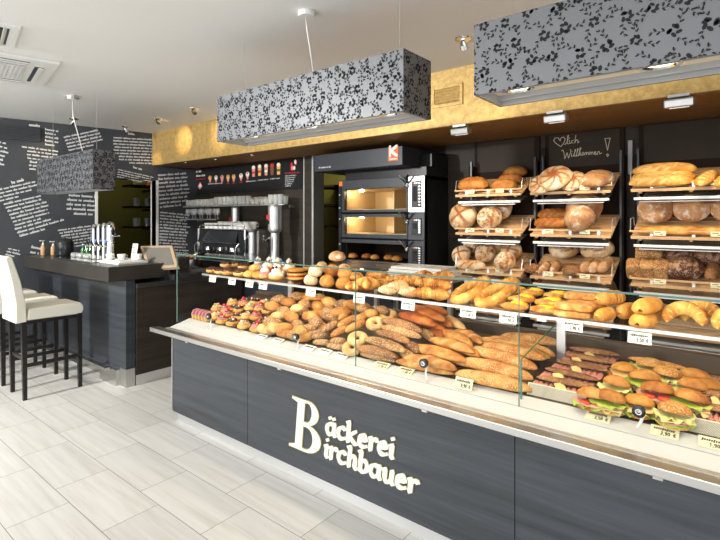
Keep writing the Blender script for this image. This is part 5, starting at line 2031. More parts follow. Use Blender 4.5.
# seeded baguettes
sbg = loaf(.42, .102, .068, M['seedbag'], p=2.6, cuts=4, cut_w=.14, ang=.5, name='sesame_baguette', seed=2, depth=.05, wob=.10)
sbh = loaf(.42, .102, .068, M['seedbag'], p=2.6, cuts=3, cut_w=.14, ang=.5, name='sesame_baguette', seed=12, depth=.05, wob=.12)
seg = [(455, 374, 532, 391, .0), (462, 361, 533, 379, .03), (470, 349, 537, 369, .04), (481, 345, 546, 362, .05), (477, 340, 550, 358, .055), (488, 339, 555, 352, .05), (500, 337, 560, 349, .04)]
lb = ['front one of the pile by the ledge', 'second from the front of its pile', 'third from the front of its pile', 'in the middle of its pile', 'third from the back of its pile', 'second from the back of its pile', 'at the back of its pile']
place([sbg, sbh], None, 'baguette', 'sesame baguettes', long_spots([s_ + ('seed topped baguette, ' + l,) for s_, l in zip(seg, lb)], .42))
# brown pointed sticks
ps1 = loaf(.34, .092, .064, M['roll'], p=1.8, cuts=0, name='pointed_stick', seed=5, wob=.08, bend=-.01)
ps2 = loaf(.34, .092, .064, M['roll'], p=1.8, cuts=3, cut_w=.2, name='pointed_stick', seed=15, wob=.08, bend=-.015, depth=.04)
seg = [(397, 366, 455, 380, .0), (405, 357, 458, 371, .025), (409, 346, 468, 361, .045), (430, 339, 476, 352, .06), (441, 331, 473, 346, .07), (456, 331, 484, 343, .07), (428, 350, 472, 366, .02), (446, 344, 482, 356, .04)]
lb = ['lowest at the front by the round clamp', 'second from the front', 'on top at the middle of its pile', 'second from the top of its pile', 'shorter one at the back', 'short one next to the sesame baguettes', 'half hidden under the others at the front', 'tucked beside the sesame baguettes']
place([ps1, ps2], None, 'stick roll', 'pointed golden sticks', long_spots([s_ + ('pointed golden bread stick, ' + l,) for s_, l in zip(seg, lb)], .34))
# orange brown lye sticks at the back
ls = loaf(.28, .105, .066, M['orangecrust'], p=1.9, cuts=0, name='lye_stick', seed=6)
seg = [(399, 314, 436, 326, .12), (409, 310, 445, 321, .13), (422, 307, 447, 314, .13), (414, 322, 446, 332, .08), (424, 330, 450, 338, .06), (430, 318, 452, 327, .09)]
lb = ['on top of the back pile', 'behind the top one of the back pile', 'at the very back of the case', 'below the top one in the back pile', 'lowest of the back pile', 'outer one of the back pile']
place([ls], None, 'stick roll', 'orange brown lye sticks', long_spots([s_ + ('orange brown lye bread stick, ' + l,) for s_, l in zip(seg, lb)], .28))
pl_ = loaf(.20, .07, .05, M['paleroll'], p=2, name='pale_stick', seed=9)
place([pl_], None, 'stick roll', None, long_spots([(441, 314, 465, 329, .09, 'pale bread stick beside the orange brown lye sticks')], .20))
# grain rolls with pointed ends
kn = loaf(.22, .078, .056, M['seedroll'], p=2.0, cuts=0, name='grain_stick', seed=7, bend=-.015, wob=.08)
kn2 = loaf(.22, .078, .056, M['grain'], p=2.0, cuts=0, name='grain_stick', seed=17, bend=-.015, wob=.08)
seg = [(362, 358, 397, 365, .0), (357, 350, 399, 359, .025), (366, 338, 407, 351, .06), (378, 331, 411, 342, .075), (383, 326, 422, 337, .10), (382, 319, 423, 331, .125), (400, 350, 416, 362, .02), (408, 344, 420, 352, .05), (421, 330, 433, 339, .07)]
lb = ['at the front by the price ledge', 'second from the front', 'lying across the middle of the pile', 'behind the middle one', 'dark one near the top', 'topmost and rearmost of its pile', 'short end one at the front', 'half hidden in the pile', 'beside the orange brown sticks']
place([kn, kn2], None, 'grain roll', 'seeded grain sticks', long_spots([s_ + ('brown seeded grain stick, ' + l,) for s_, l in zip(seg, lb)], .22))


# pale ring rolls
def ring_roll(Rr, r, mt, name, seed=0, closed=True):
    b = MB()
    pts = [(Rr * math.cos(2 * PI * i / 28), Rr * math.sin(2 * PI * i / 28), 0) for i in range(28)]
    rad = [(r * (1 + .12 * math.sin(4 * PI * i / 28 + seed)), r) for i in range(28)]
    b.sweep(pts, rad, 12, None, lambda u, a, q: (1 + .06 * nz(q, 30, seed), 0), True, .7)
    for q in b.v:
        q.z += r * .7
    return b.build(name, mt, smooth=True)


rr_ = ring_roll(.038, .024, M['paleroll'], 'ring_roll', 1)
sp_ = []
for (px, py, lift, lab) in ((352.5, 352, .02, 'pale ring roll at the front beside the glass joint'), (358, 341, .06, 'pale ring roll resting on the front one'),
                            (376, 326, .10, 'pale ring roll behind, near the grain sticks'), (388, 318, .10, 'pale ring roll at the very back of its pile')):
    q = on_deck(px, py, lift)
    sp_.append((q, (.5, .1, .3), (1, 1, 1), lab))
place([rr_], None, 'ring roll', 'pale ring rolls', sp_)

# diagonal sticks
ds = loaf(.16, .056, .046, M['seedroll'], p=2.6, cuts=4, cut_w=.2, name='finger_roll', seed=3, depth=.06)
ds2 = loaf(.17, .062, .052, M['roll'], p=2.6, cuts=6, cut_w=.25, ang=1.0, name='plaited_roll', seed=13, depth=.12)
seg = [(305, 341, 325, 331, .03), (312, 345, 332, 334, .03), (313, 350, 332, 343, .0), (327, 351, 346, 348, .0), (330, 344, 347, 341, .03), (322, 331, 339, 321, .08)]
lb = ['by the black clamp', 'second from the black clamp', 'lowest by the price ledge', 'at the front near the ring rolls', 'on the second layer near the ring rolls', 'at the back of the rolls']
place([ds], None, 'finger roll', 'seeded finger rolls', long_spots([s_ + ('seeded finger roll, ' + l,) for s_, l in zip(seg, lb)], .16))
seg = [(331, 337, 353, 325, .06), (338, 326, 360, 316, .09), (346, 331, 366, 321, .09), (355, 320, 376, 311, .11), (339, 319, 352, 312, .09)]
lb = ['on the middle of the pile', 'second from the front', 'nearest the ring rolls', 'at the back by the grain sticks', 'short one at the back']
place([ds2], None, 'plaited roll', 'plaited rolls', long_spots([s_ + ('golden brown plaited roll, ' + l,) for s_, l in zip(seg, lb)], .17))

# rolls pile
def roll_spots(lst, desc, k=1.0):
    out = []
    rws = ['front row', 'second row', 'third row', 'back row', 'top back row']
    for ri, (lift, row) in enumerate(lst):
        row = sorted(row)
        for i, (px, py) in enumerate(row):
            q = on_deck(px, py + 1, lift + .02)
            q.z -= .02
            rz = random.uniform(-.5, .7)
            s_ = k * 1.32 * random.uniform(.93, 1.07)
            w_ = ORD[i] + ' from the cake end' if len(row) > 1 else 'single one'
            out.append((q, (random.uniform(-.15, .15), random.uniform(-.2, .2), rz), (s_, s_, s_), '%s in the %s, %s' % (desc, rws[ri], w_)))
    return out


sr = roll(.112, .068, .055, M['seedroll'], 'seeded_roll', 1)
sr2 = roll(.112, .066, .055, M['roll'], 'seeded_roll', 21)
place([sr, sr2], None, 'roll', 'seeded bread rolls', roll_spots([
    (.0, [(285, 340), (303, 345), (272, 336), (294, 343)]),
    (.035, [(284, 328.5), (297.5, 326), (309.5, 330), (300, 334), (273, 323), (318, 328)]),
    (.065, [(291, 317.5), (301.5, 313), (310.5, 318), (320.5, 314.5), (316, 323), (284, 312), (330, 318)]),
    (.09, [(272, 307.5), (304, 305), (288, 304), (317.6, 307), (329, 312), (341, 314), (280, 301)]),
    (.11, [(306, 299), (318, 299), (329, 303), (342, 306), (353, 306.5), (363, 309), (371, 315), (297, 298), (381, 312)])], 'seeded bread roll'))
pr_ = roll(.10, .075, .05, M['paleroll'], 'pale_roll', 4)
place([pr_], None, 'roll', 'pale bread rolls', roll_spots([
    (.0, [(270, 338), (263, 334)]), (.03, [(274, 327.5)]), (.065, [(278, 317)]), (.10, [(298, 309)])], 'pale golden bread roll'))
lgb = loaf(.20, .075, .055, M['loaf'], p=2.4, cuts=2, name='long_brown_loaf', seed=33)
place([lgb], None, 'loaf', None, long_spots([(292, 295, 322, 299, .13, 'brown longish loaf at the very back behind the seeded rolls')], .20))

# decorated pastries -------------------------------------------------
random.seed(11)


def muffin(seed, top):
    rg_ = random.Random(seed)
    root = empty('fruit_pastry')
    b = MB(); b.ball((0, 0, .018), (.043, .043, .024), None, 20, 12, lambda u: (1 + .05 * nz(u, 3, seed), 0), None, .75); b.build('dough_base', 'donut', root, smooth=True)
    b = MB(); b.ball((0, 0, .036), (.034, .034, .014), None, 16, 8, lambda u: (1 + .2 * nz(u, 4, seed), 0), None, .5); b.build('icing', top, root, smooth=True)
    b = MB()
    for k in range(11):
        a = rg_.random() * 6.28; r = rg_.uniform(.0, .028)
        s_ = rg_.uniform(.005, .009)
        b.ball((r * math.cos(a), r * math.sin(a), .046 + rg_.uniform(0, .008)), (s_, s_ * .8, s_ * .7), rg_.choice(['cream', 'nut', 'cream', 'choc', 'nut', 'berry', 'pinkice', 'brown']), 7, 5)
    b.build('topping', parent=root, smooth=True)
    if seed % 2:
        b = MB(); b.ball((.006, -.004, .058), (.012, .012, .013), 'berry', 10, 7); b.build('strawberry', parent=root, smooth=True)
    return reg(root)


ms = [muffin(1, 'pinkice'), muffin(2, 'choc'), muffin(4, 'nut')]
sp_ = []
rows = [(.0, [(222, 320.5), (232.5, 323.5), (244, 328), (256.5, 327.5), (264, 322)]), (.012, [(216, 314.5), (227, 313), (237, 316.5), (246, 315.5), (256, 316), (267, 320)]),
        (.03, [(217, 307), (227, 308.5), (238, 308), (249.5, 306.5), (260, 307.5), (268, 309)]), (.045, [(233, 301.5), (244, 301.5), (255, 301), (264, 302.5)])]
for (lift, row), rn in zip(rows, ('front row', 'second row', 'third row', 'back row')):
    for i, (px, py) in enumerate(row):
        q = on_deck(px, py + 1, lift + .03)
        q.z -= .03
        sp_.append((q, (random.uniform(-.15, .15), random.uniform(-.15, .15), random.random() * 6), (1.17, 1.17, 1.2), 'iced round pastry with nut topping in the %s, %s from the cake slices' % (rn, ORD[i])))
place(ms, None, 'pastry', 'iced round pastries', sp_)
# marble cake slices
def cake_slice():
    root = empty('cake_slice')
    poly = [(-.03, 0), (.03, 0), (.034, .03), (.022, .052), (0, .06), (-.022, .052), (-.034, .03)]
    b = MB(); b.prism(poly, .022, 'cake', Matrix.Translation((0, .011, 0)) @ Euler((PI / 2, 0, 0)).to_matrix().to_4x4()); b.build('sponge', parent=root, bev=.003)
    b = MB(); b.prism([(-.036, .028), (.036, .028), (.025, .056), (0, .065), (-.025, .056)], .0235, 'pinkice', Matrix.Translation((0, .0117, 0)) @ Euler((PI / 2, 0, 0)).to_matrix().to_4x4()); b.build('icing', parent=root, bev=.003)
    return reg(root)
cs_ = cake_slice()
sp_ = []
for k in range(5):
    q = on_deck(197 + k * 3.2, 317 + k * 1.1, .02)
    q.z -= .02
    sp_.append((q, (0, 0, 1.2), (1.25, 1.25, 1.25), 'pink iced cake slice, %s from the end glass' % ORD[k]))
place([cs_], None, 'cake slice', 'pink iced cake slices', sp_)

# upper shelf goods ---------------------------------------------------


def on_shelf(px, py, h=.03):
    q = at_z(px, py, ZS + h)
    q.y = min(max(q.y, 2.40), 2.70)
    q2 = at_y(px, py, q.y)
    return Vector((q2.x, q.y, ZS))


def shelf_set(protos, cat, group, lst):
    out = []
    for px, py, lift, rz, s_, lab in lst:
        q = at_z(px, py, ZS + .025 + lift)
        y = min(max(q.y, 2.41), 2.69)
        x = at_y(px, py, y).x
        s_ *= 1.2
        out.append((Vector((x, y, ZS + lift * 1.3)), (0, 0, rz), (s_, s_, s_ * 1.15), lab))
    return place(protos, None, cat, group, out)


def donut(icing, deco, seed):
    root = empty('iced_donut')
    b = MB(); b.ball((0, 0, .02), (.047, .047, .026), None, 20, 12, lambda u: (1 + .04 * nz(u, 3, seed), .7 * max(0, 1 - abs(u.z) / .12)), None, .75); b.build('dough', 'donut', root, smooth=True)
    if icing:
        b = MB(); b.ball((0, 0, .026), (.046, .046, .022), None, 20, 8, lambda u: (1 + .03 * math.sin(5 * math.atan2(u.y, u.x)), 0), None, .15); b.build('icing', icing, root, smooth=True)
    if deco:
        rg_ = random.Random(seed)
        b = MB()
        b.lathe([(.026, .042), (.030, .052), (.018, .066), (.020, .074), (.004, .090)], 12, 'cream')
        for k in range(7):
            a = k * .9
            b.ball((.024 * math.cos(a), .024 * math.sin(a), .05 + .004 * k), (.009, .008, .007), rg_.choice(['choc', 'cream', 'berry', 'blue', 'cream', 'custard']), 7, 5)
        b.build('cream_topping', parent=root, smooth=True)
    return reg(root)


dchoc = donut('choc', False, 1)
shelf_set([dchoc], 'donut', 'chocolate donuts', [
    (212, 271.5, 0, 0, .9, 'chocolate iced donut alone at the shelf end by the cash register'), (220, 273, 0, 1, .85, 'chocolate iced donut, second from the shelf end'),
    (228.5, 272.5, 0, 2, 1, 'chocolate iced donut, third from the shelf end in the front row'), (240.5, 274, 0, 2.4, 1.05, 'big chocolate iced donut, last of the front row'),
    (226, 265.5, .02, 2.4, .95, 'chocolate iced donut in the back row nearest the cash register'), (235, 264.5, .02, 2.4, .95, 'chocolate iced donut in the middle of the back row'), (244, 267.5, .02, 2.4, .95, 'chocolate iced donut at the back beside the plain donuts')])
dpl = donut(None, False, 3)
shelf_set([dpl], 'donut', 'plain sugar donuts', [(250, 278, 0, 0, .95, 'plain golden donut at the front of the shelf near the glass joint'), (256, 270, .03, 1, 1.0, 'plain golden donut resting on two others'),
    (259, 278.5, 0, 2, .95, 'plain golden donut at the front beside the cream topped ones')])
dd1, dd2 = donut('pinkice', True, 4), donut('cream', True, 6)
shelf_set([dd1, dd2], 'donut', 'cream topped donuts', [(265, 276, 0, 0, 1, 'cream topped donut in the front row, closest to the plain donuts'), (276.5, 277, 0, 1, 1.05, 'cream topped pink donut in the front row next to the pancakes'),
    (258, 265, 0.02, 1, .9, 'cream topped donut in the back row, first of four'), (269, 266, .02, 2, .95, 'cream topped donut in the back row, second of four'), (278, 267, .02, 2.6, .95, 'cream topped donut in the back row, third of four'), (289, 268, .02, 3, .95, 'cream topped donut with yellow fruit at the back, by the pancakes')])


def pancakes(seed):
    root = empty('layered_pancake')
    for k in range(3):
        b = MB(); z = .012 + k * .021
        b.ball((0, 0, z), (.066 - .002 * k, .066 - .002 * k, .0125), None, 26, 8, lambda u: (1 + .05 * nz(u, 3, seed + k), 0), None, 1)
        b.build('dough_layer', 'donut', root, smooth=True)
        if k < 2:
            b = MB(); b.ball((0, 0, z + .0105), (.060, .060, .005), None, 20, 6); b.build('filling', 'choc' if k else 'berry', root, smooth=True)
    return reg(root)
pc = pancakes(2)
shelf_set([pc], 'pastry', 'layered round pastries', [(296.5, 276.5, 0, 0, 1, 'layered flat round pastry with dark filling at the shelf front'), (309, 268, .0, 1, .95, 'layered flat round pastry behind, next to the round rolls')])

rr1 = roll(.088, .08, .062, M['roll'], 'round_roll', 31)
rr2 = roll(.088, .08, .062, M['sugar'], 'round_roll', 32)
shelf_set([rr1, rr2], 'roll', 'round rolls on the glass shelf', [(327, 284, 0, 0, 1, 'round roll in the front row, second from the pancakes'), (311, 283, 0, .6, .95, 'floury round roll in the front row beside the pancakes'),
    (343.5, 287.5, 0, 1.2, 1, 'round roll in the front row, third from the pancakes'), (315.5, 275.5, .045, 2, 1.02, 'large floury roll on top, nearest the pancakes'), (332, 275, .04, 2.4, 1.05, 'round roll on top, second from the pancakes'),
    (322, 270, .045, 2.8, .95, 'round floury roll at the top back'), (345, 277.5, .04, .3, 1.0, 'round roll on top, third from the pancakes'), (344, 269, .045, 1.7, .9, 'round floury roll at the top back by the folded pastries')])


def folded(seed, name='folded_pastry'):
    root = empty(name)
    b = MB(); b.ball((0, 0, .022), (.052, .042, .026), None, 22, 12, lambda u: (1 + .10 * nz(u, 2.5, seed) - (.25 if (u.z > .3 and abs(u.y) < .22) else 0), 0), None, .7); b.build('dough', 'croissant', root, smooth=True)
    b = MB(); b.ball((0, 0, .032), (.032, .010, .010), None, 12, 6); b.build('filling', 'choc', root, smooth=True)
    return reg(root)
fp = folded(3)
shelf_set([fp], 'pastry', 'poppy seed folded pastries', [(355, 279, .03, .2, 1, 'folded poppy seed pastry next to the round rolls'), (380, 277, .03, .8, 1.0, 'folded poppy seed pastry resting on another'), (391, 275.5, .02, 2.2, .85, 'folded poppy seed pastry nearest the sugared croissants'), (382, 284, 0, 2.8, .95, 'folded poppy seed pastry at the bottom of the heap'), (372, 270, .03, 1.9, .9, 'folded poppy seed pastry at the back of the heap')])


def star():
    b = MB()

    def fn(u):
        a = math.atan2(u.y, u.x)
        k = .5 + .5 * math.cos(5 * a)
        return .72 + .36 * k + .03 * nz(u, 4, 2), (.8 if (k < .12 and u.z > .2) else 0)
    b.ball((0, 0, .022), (.062, .062, .030), None, 40, 12, fn, None, .7)
    return b.build('star_pastry', M['croissant'], smooth=True)
s_ = star()
shelf_set([s_], 'pastry', 'star pastries', [(367, 286, 0, .3, 1.15, 'five pointed golden star pastry at the shelf front by the glass joint'), (353, 287, 0, .9, .8, 'small star pastry half hidden by the bigger one')])

cs1 = crescent(.12, .05, M['sugar'], 1.9, 5, 'sugared_croissant', 2)
shelf_set([cs1], 'croissant', 'sugared croissants', [(389, 292, 0, .3, 1, 'sugar dusted croissant at the shelf front, first in its row'), (400, 288.5, .02, .1, 1.1, 'sugar dusted croissant lying on two others'), (410, 294, 0, .2, 1, 'sugar dusted croissant at the front beside the butter croissants')])
cr1 = crescent(.135, .056, M['croissant'], 1.8, 6, 'butter_croissant', 5)
shelf_set([cr1], 'croissant', 'butter croissants', [(425, 297, 0, .1, 1, 'golden butter croissant in the front row, first of two'), (438.5, 298, 0, .2, 1.0, 'golden butter croissant in the front row beside the plaited rings'),
    (413, 284, .03, .2, 1.05, 'golden butter croissant in the second layer near the sugared ones'), (427, 286.5, .03, .1, 1.0, 'golden butter croissant in the middle of the second layer'), (441, 289, .03, .2, 1.0, 'golden butter croissant in the second layer by the plaited rings'),
    (404, 281, .03, .2, .9, 'butter croissant at the back, nearest the sugared ones'), (424, 279.5, .05, .3, .95, 'butter croissant at the back, in the middle'), (444, 281.5, .06, .3, 1.0, 'butter croissant topmost at the back')])


def plait_ring(seed):
    b = MB()
    N = 44
    pts = []
    for i in range(N):
        a = 2 * PI * i / N
        pts.append(((.052 - .010 * math.sin(a)) * math.cos(a), .115 * math.sin(a), 0.012 * math.sin(a)))
    b.sweep(pts, [(.029, .030)] * N, 14, None, lambda u, a, q: (1 + .22 * ((u * 13 + a / PI * .8) % 1.0 - .5), (1 if (u * 13 + a / PI * .8) % 1.0 < .08 else 0)), True, .8)
    for q in b.v:
        q.z += .03
    return b.build('plaited_ring', M['goldloaf'], smooth=True)
pr1 = plait_ring(1)
def deepset(lst, proto, cat, group, rx):
    out = []
    for px, py, y, rz, s_, lab in lst:
        q = at_y(px, py, y)
        out.append((Vector((q.x, y, ZS + .115 * math.sin(rx) * .9)), (rx, 0, rz), (s_, s_, s_), lab))
    place([proto], None, cat, group, out)
deepset([(472, 290, 2.53, -.40, 1.0, 'oval plaited golden ring next to the croissants'), (499, 292, 2.53, -.40, 1.06, 'oval plaited golden ring beside the custard pastries')], pr1, 'plaited ring', 'plaited rings', 0.30)


def custard_p(seed):
    root = empty('custard_pastry')
    b = MB(); b.ball((0, 0, .014), (.054, .046, .019), None, 26, 10, lambda u: (1 + .07 * nz(u, 3, seed) - (.18 if (u.z > .5) else 0), 0), None, .7); b.build('dough', 'croissant', root, smooth=True)
    b = MB(); b.ball((.010, 0, .024), (.034, .024, .010), None, 16, 8, lambda u: (1 + .25 * nz(u, 4, seed), 0)); b.build('custard', 'custard', root, smooth=True)
    b = MB(); b.ball((-.012, .0, .028), (.014, .012, .008), None, 10, 6); b.build('chocolate_drop', 'choc', root, smooth=True)
    return reg(root)
cu1, cu2 = custard_p(1), custard_p(5)
shelf_set([cu1, cu2], 'pastry', 'custard pastries', [(515, 308, 0, .1, 1.1, 'yellow custard pastry at the shelf front, first after the plaited rings'), (545, 311, 0, .1, 1.1, 'yellow custard pastry at the shelf front with a dark centre'),
    (522, 299.5, .025, .2, 1.05, 'yellow custard pastry, second layer nearest the plaited rings'), (549, 303, .025, .3, 1.05, 'yellow custard pastry, second layer nearest the flat pastries'),
    (532, 293.5, .035, .4, 1.0, 'yellow custard pastry at the back, in the middle'), (556, 296.5, .035, .2, 1.0, 'yellow custard pastry at the back by the flat pastries'), (516, 291.5, .035, .5, .95, 'yellow custard pastry at the back by the plaited rings')])


def flatpastry(seed):
    b = MB()

    def fn(u):
        k = (1 / (abs(u.x) ** 5 + abs(u.y) ** 5 + abs(u.z) ** 5) ** .2)
        d = min(abs(abs(u.y) - .45), abs(abs(u.x) - .55))
        s__ = 1 if (u.z > .5 and d < .1) else 0
        return k * (1 + .04 * nz(u, 4, seed)) - .04 * s__, s__
    b.ball((0, 0, .013), (.072, .046, .013), None, 32, 12, fn)
    return b.build('puff_slice', M['pastry'], smooth=True)
fp_ = flatpastry(1)
shelf_set([fp_], 'pastry', 'flat puff pastry slices', [(573, 311.5, 0, .05, 1.0, 'flat rectangular puff pastry, lowest at the front'), (575, 306.5, .026, .0, 1.0, 'flat rectangular puff pastry on top at the front'),
    (586, 304, .026, .1, 1.0, 'flat rectangular puff pastry in the middle of the stack'), (583, 297.5, .05, .1, 1.0, 'flat rectangular puff pastry upper one at the back'), (590, 309, .0, .1, 1.0, 'flat rectangular puff pastry at the bottom near the golden rolls')])

lgr = crescent(.15, .062, M['goldloaf'], .15, 4, 'spiral_roll', 4, 5.0, 1.0, ridge=.06)
shelf_set([lgr], 'roll', 'spiral golden rolls', [(605, 316, 0, 1.25, .8, 'spiral golden roll beneath another, next to the flat pastries'), (610, 303, .045, 1.0, .95, 'long spiral golden roll lying on top of another'), (627, 313, 0, 1.35, .95, 'spiral golden roll pointing at the front, in the middle')])
l2 = loaf(.18, .075, .055, M['goldloaf'], p=6, name='open_end_roll', seed=44)
shelf_set([l2], 'roll', 'blunt golden rolls', [(645, 322, 0, 1.45, 1.0, 'blunt golden roll underneath another by the horseshoe'), (648, 310, .045, 1.45, 1.0, 'blunt golden roll on top, by the big horseshoe')])
hs = crescent(.215, .060, M['goldloaf'], 3.5, 5, 'horseshoe_roll', 6, 5.0, ridge=.04)
hs2 = crescent(.215, .060, M['goldloaf'], 3.5, 5, 'horseshoe_roll', 16, 5.0, ridge=.04)
def stand(lst, protos, cat, group):
    out = []
    for px, py, y, rz, s_, z_, lab in lst:
        q = at_y(px, py, y)
        out.append((Vector((q.x, y, ZS + z_)), (1.0, 0, rz), (s_, s_, s_), lab))
    place(protos, None, cat, group, out)
stand([(684, 321, 2.47, .1, 1.0, .075, 'big golden horseshoe roll standing whole at the shelf front'), (736, 325, 2.47, .1, 1.05, .075, 'big golden horseshoe roll partly cut off at the shelf end'),
       (700, 316, 2.56, .2, 1.0, .075, 'big golden horseshoe roll leaning behind the front one')], [hs, hs2], 'horseshoe roll', 'horseshoe rolls')
# bun on top glass
tb = roll(.12, .11, .07, M['rye'], 'rustic_bun', 51)
q = at_y(337, 263.5, 2.45)
tb.location = (q.x, 2.45, ZT)
tag(tb, 'single rustic bun lying on the top glass of the display case', 'bun')


# sandwiches ----------------------------------------------------------
def wavy(mb, rx, ry, z, mt, seed, amp=.008, k=9, n=36, th=.0015):
    vs, fs = [], []
    for j, r in enumerate((.25, .7, 1.0)):
        for i in range(n):
            a = 2 * PI * i / n
            w = amp * (r ** 2) * math.sin(k * a + seed) + amp * .5 * math.sin(2.3 * k * a + seed * 2)
            e = 1 + .07 * math.sin(5 * a + seed)
            vs.append((rx * r * e * math.cos(a), ry * r * e * math.sin(a), z + w * r))
    m_ = len(vs)
    vs += [(x, y, zz - th) for x, y, zz in vs]
    for j in range(2):
        for i in range(n):
            kk = (i + 1) % n
            fs.append((j * n + i, j * n + kk, (j + 1) * n + kk, (j + 1) * n + i))
            fs.append((m_ + j * n + i, m_ + (j + 1) * n + i, m_ + (j + 1) * n + kk, m_ + j * n + kk))
    fs.append(tuple(range(n - 1, -1, -1)))
    fs.append(tuple(range(m_, m_ + n)))
    for i in range(n):
        kk = (i + 1) % n
        fs.append((2 * n + i, 2 * n + kk, m_ + 2 * n + kk, m_ + 2 * n + i))
    mb.add(vs, fs, mt)


def sandwich(seed, filling, top='roll', long=1.12):
    root = empty('filled_roll')
    rx, ry = .056 * long, .052
    b = MB(); b.ball((0, 0, .014), (rx, ry, .016), None, 24, 10, lambda u: (1 + .03 * nz(u, 3, seed), 0), None, .8); b.build('lower_half', top, root, smooth=True)
    z = .024
    for k, f in enumerate(filling):
        b = MB()
        if f in ('lettuce', 'lettuce2'):
            wavy(b, rx * 1.12, ry * 1.16, z, f, seed + k, .007, 11); nm = 'lettuce'
        elif f in ('ham', 'salami'):
            wavy(b, rx * 1.04, ry * 1.1, z, f, seed + k + 3, .004, 5); nm = 'sausage_slice'
        elif f == 'cheese':
            b.box((.004, 0, z), (rx * 1.75, ry * 1.9, .003), f, rz=.5); nm = 'cheese_slice'
        else:
            for t in (-.3, .4):
                b.lathe([(.018, 0), (.019, .002), (.018, .004), (0, .004)], 12, f, Matrix.Translation((rx * t, -ry * .55, z - .002)) @ Euler((.15, 0, 0)).to_matrix().to_4x4())
            nm = 'tomato_slice'
        b.build(nm, parent=root, smooth=f != 'cheese')
        z += .006
    b = MB()

    def fn(u):
        return 1 + .04 * nz(u, 3, seed + 8), 0
    b.ball((0, .004, 0), (rx * .94, ry * .92, .034), None, 26, 12, fn, Matrix.Translation((0, .008, z + .004)) @ Matrix.Rotation(-.42 if False else .0, 4, 'X') @ Matrix.Rotation(-.24, 4, 'X'), .12)
    b.build('upper_half', top, root, smooth=True)
    return reg(root)


sw = [sandwich(1, ['lettuce', 'ham', 'tomato']), sandwich(3, ['lettuce2', 'cheese', 'ham', 'lettuce']), sandwich(5, ['lettuce', 'salami', 'cheese'], 'paleroll' if False else 'goldloaf', 1.0), sandwich(8, ['lettuce', 'ham', 'cheese', 'lettuce2'], 'seedbag', 1.05), sandwich(12, ['lettuce', 'salami', 'lettuce2'], 'loaf', 1.0)]
sp_ = []
lst = [(592, 405, .0, .2, 'filled roll with pale cheese at the front beside the perforated metal holder'), (609, 408, .0, -.5, 'filled roll cut in half look, second along the price ledge'),
       (638, 408, .0, .0, 'filled roll with lettuce right behind the black round clamp'), (674, 418, .0, -.1, 'filled roll with lettuce and ham at the front by the ledge, after the clamp'),
       (615, 388, .02, -.4, 'filled roll with much lettuce in the second row, nearest the ham baguettes'), (657, 395, .025, .1, 'large filled roll with ham in the middle of the second row'), (690, 405, .015, -.3, 'filled roll in the second row towards the salami baguette'),
       (624, 374, .03, .0, 'filled roll with tomato in the third row, nearest the ham baguettes'), (666, 380, .035, -.3, 'filled roll in the middle of the third row'), (691, 391, .03, -.4, 'filled roll in the third row beside the salami'),
       (694, 381, .03, .2, 'filled dark topped roll in the back row'), (645, 384, .03, .3, 'filled roll wedged between its neighbours in the middle'), (708, 392, .02, .5, 'filled roll at the outer side of the third row'), (650, 371, .03, .1, 'filled roll at the back before the long baguette sandwich')]
for px, py, lift, rz, lab in lst:
    q = on_deck(px, py + 1, lift + .03)
    q.z -= .03
    sp_.append((q, (.06, 0, rz - .1), (1.12, 1.12, 1.12), lab))
place(sw, None, 'sandwich', 'filled rolls', sp_)


def ham_baguette(seed, filling='ham', L=.30, crustm='grain'):
    root = empty('ham_baguette')
    b = MB()
    N = 20
    pts = [(-L / 2 + L * i / (N - 1), 0, .016) for i in range(N)]
    rad = [(.034 * max(.15, prof_r((-1 + 2 * i / (N - 1)) * .99, 2.6)), .020 * max(.2, prof_r((-1 + 2 * i / (N - 1)) * .99, 2.6))) for i in range(N)]
    b.sweep(pts, rad, 14, None, lambda u, a, q: (1 + .08 * nz(q, 25, seed), 0), False, .75)
    b.build('lower_half', crustm, root, smooth=True)
    b = MB()
    rg_ = random.Random(seed)
    for k in range(8):
        x = -L * .40 + k * L * .11
        vs, fs = [], []
        n = 7
        for j in range(n):
            for i in range(5):
                u = i / 4 - .5
                v = j / (n - 1) - .5
                vs.append((x + v * .06 + u * .012, u * .085, .038 + .010 * math.sin(j * 2.1 + k + seed) * (1 - abs(u)) - .022 * u * u * 4 * .5 + rg_.uniform(-.001, .001)))
        for j in range(n - 1):
            for i in range(4):
                fs.append((j * 5 + i, j * 5 + i + 1, (j + 1) * 5 + i + 1, (j + 1) * 5 + i))
        m_ = len(vs)
        vs += [(a, c__, z - .002) for a, c__, z in vs]
        fs += [tuple(m_ + q for q in f[::-1]) for f in fs]
        b.add(vs, fs, filling)
    b.build('folded_slices', parent=root, smooth=True)
    b = MB()
    for k in range(1):
        x = -L * .15 + (seed % 3) * L * .12
        b.box((x, -.028, .046), (.050, .05, .002), 'cheese', rz=.8, rx=.5)
    b.build('cheese_slice', parent=root)
    b = MB()
    rad = [(r_[0] * .9, r_[1] * .8) for r_ in rad]
    b.sweep([(p_[0], .022, .056) for p_ in pts], rad, 12, None, lambda u, a, q: (1 + .07 * nz(q, 25, seed + 3), 0), False, .35)
    b.build('upper_half', crustm, root, smooth=True)
    return reg(root)


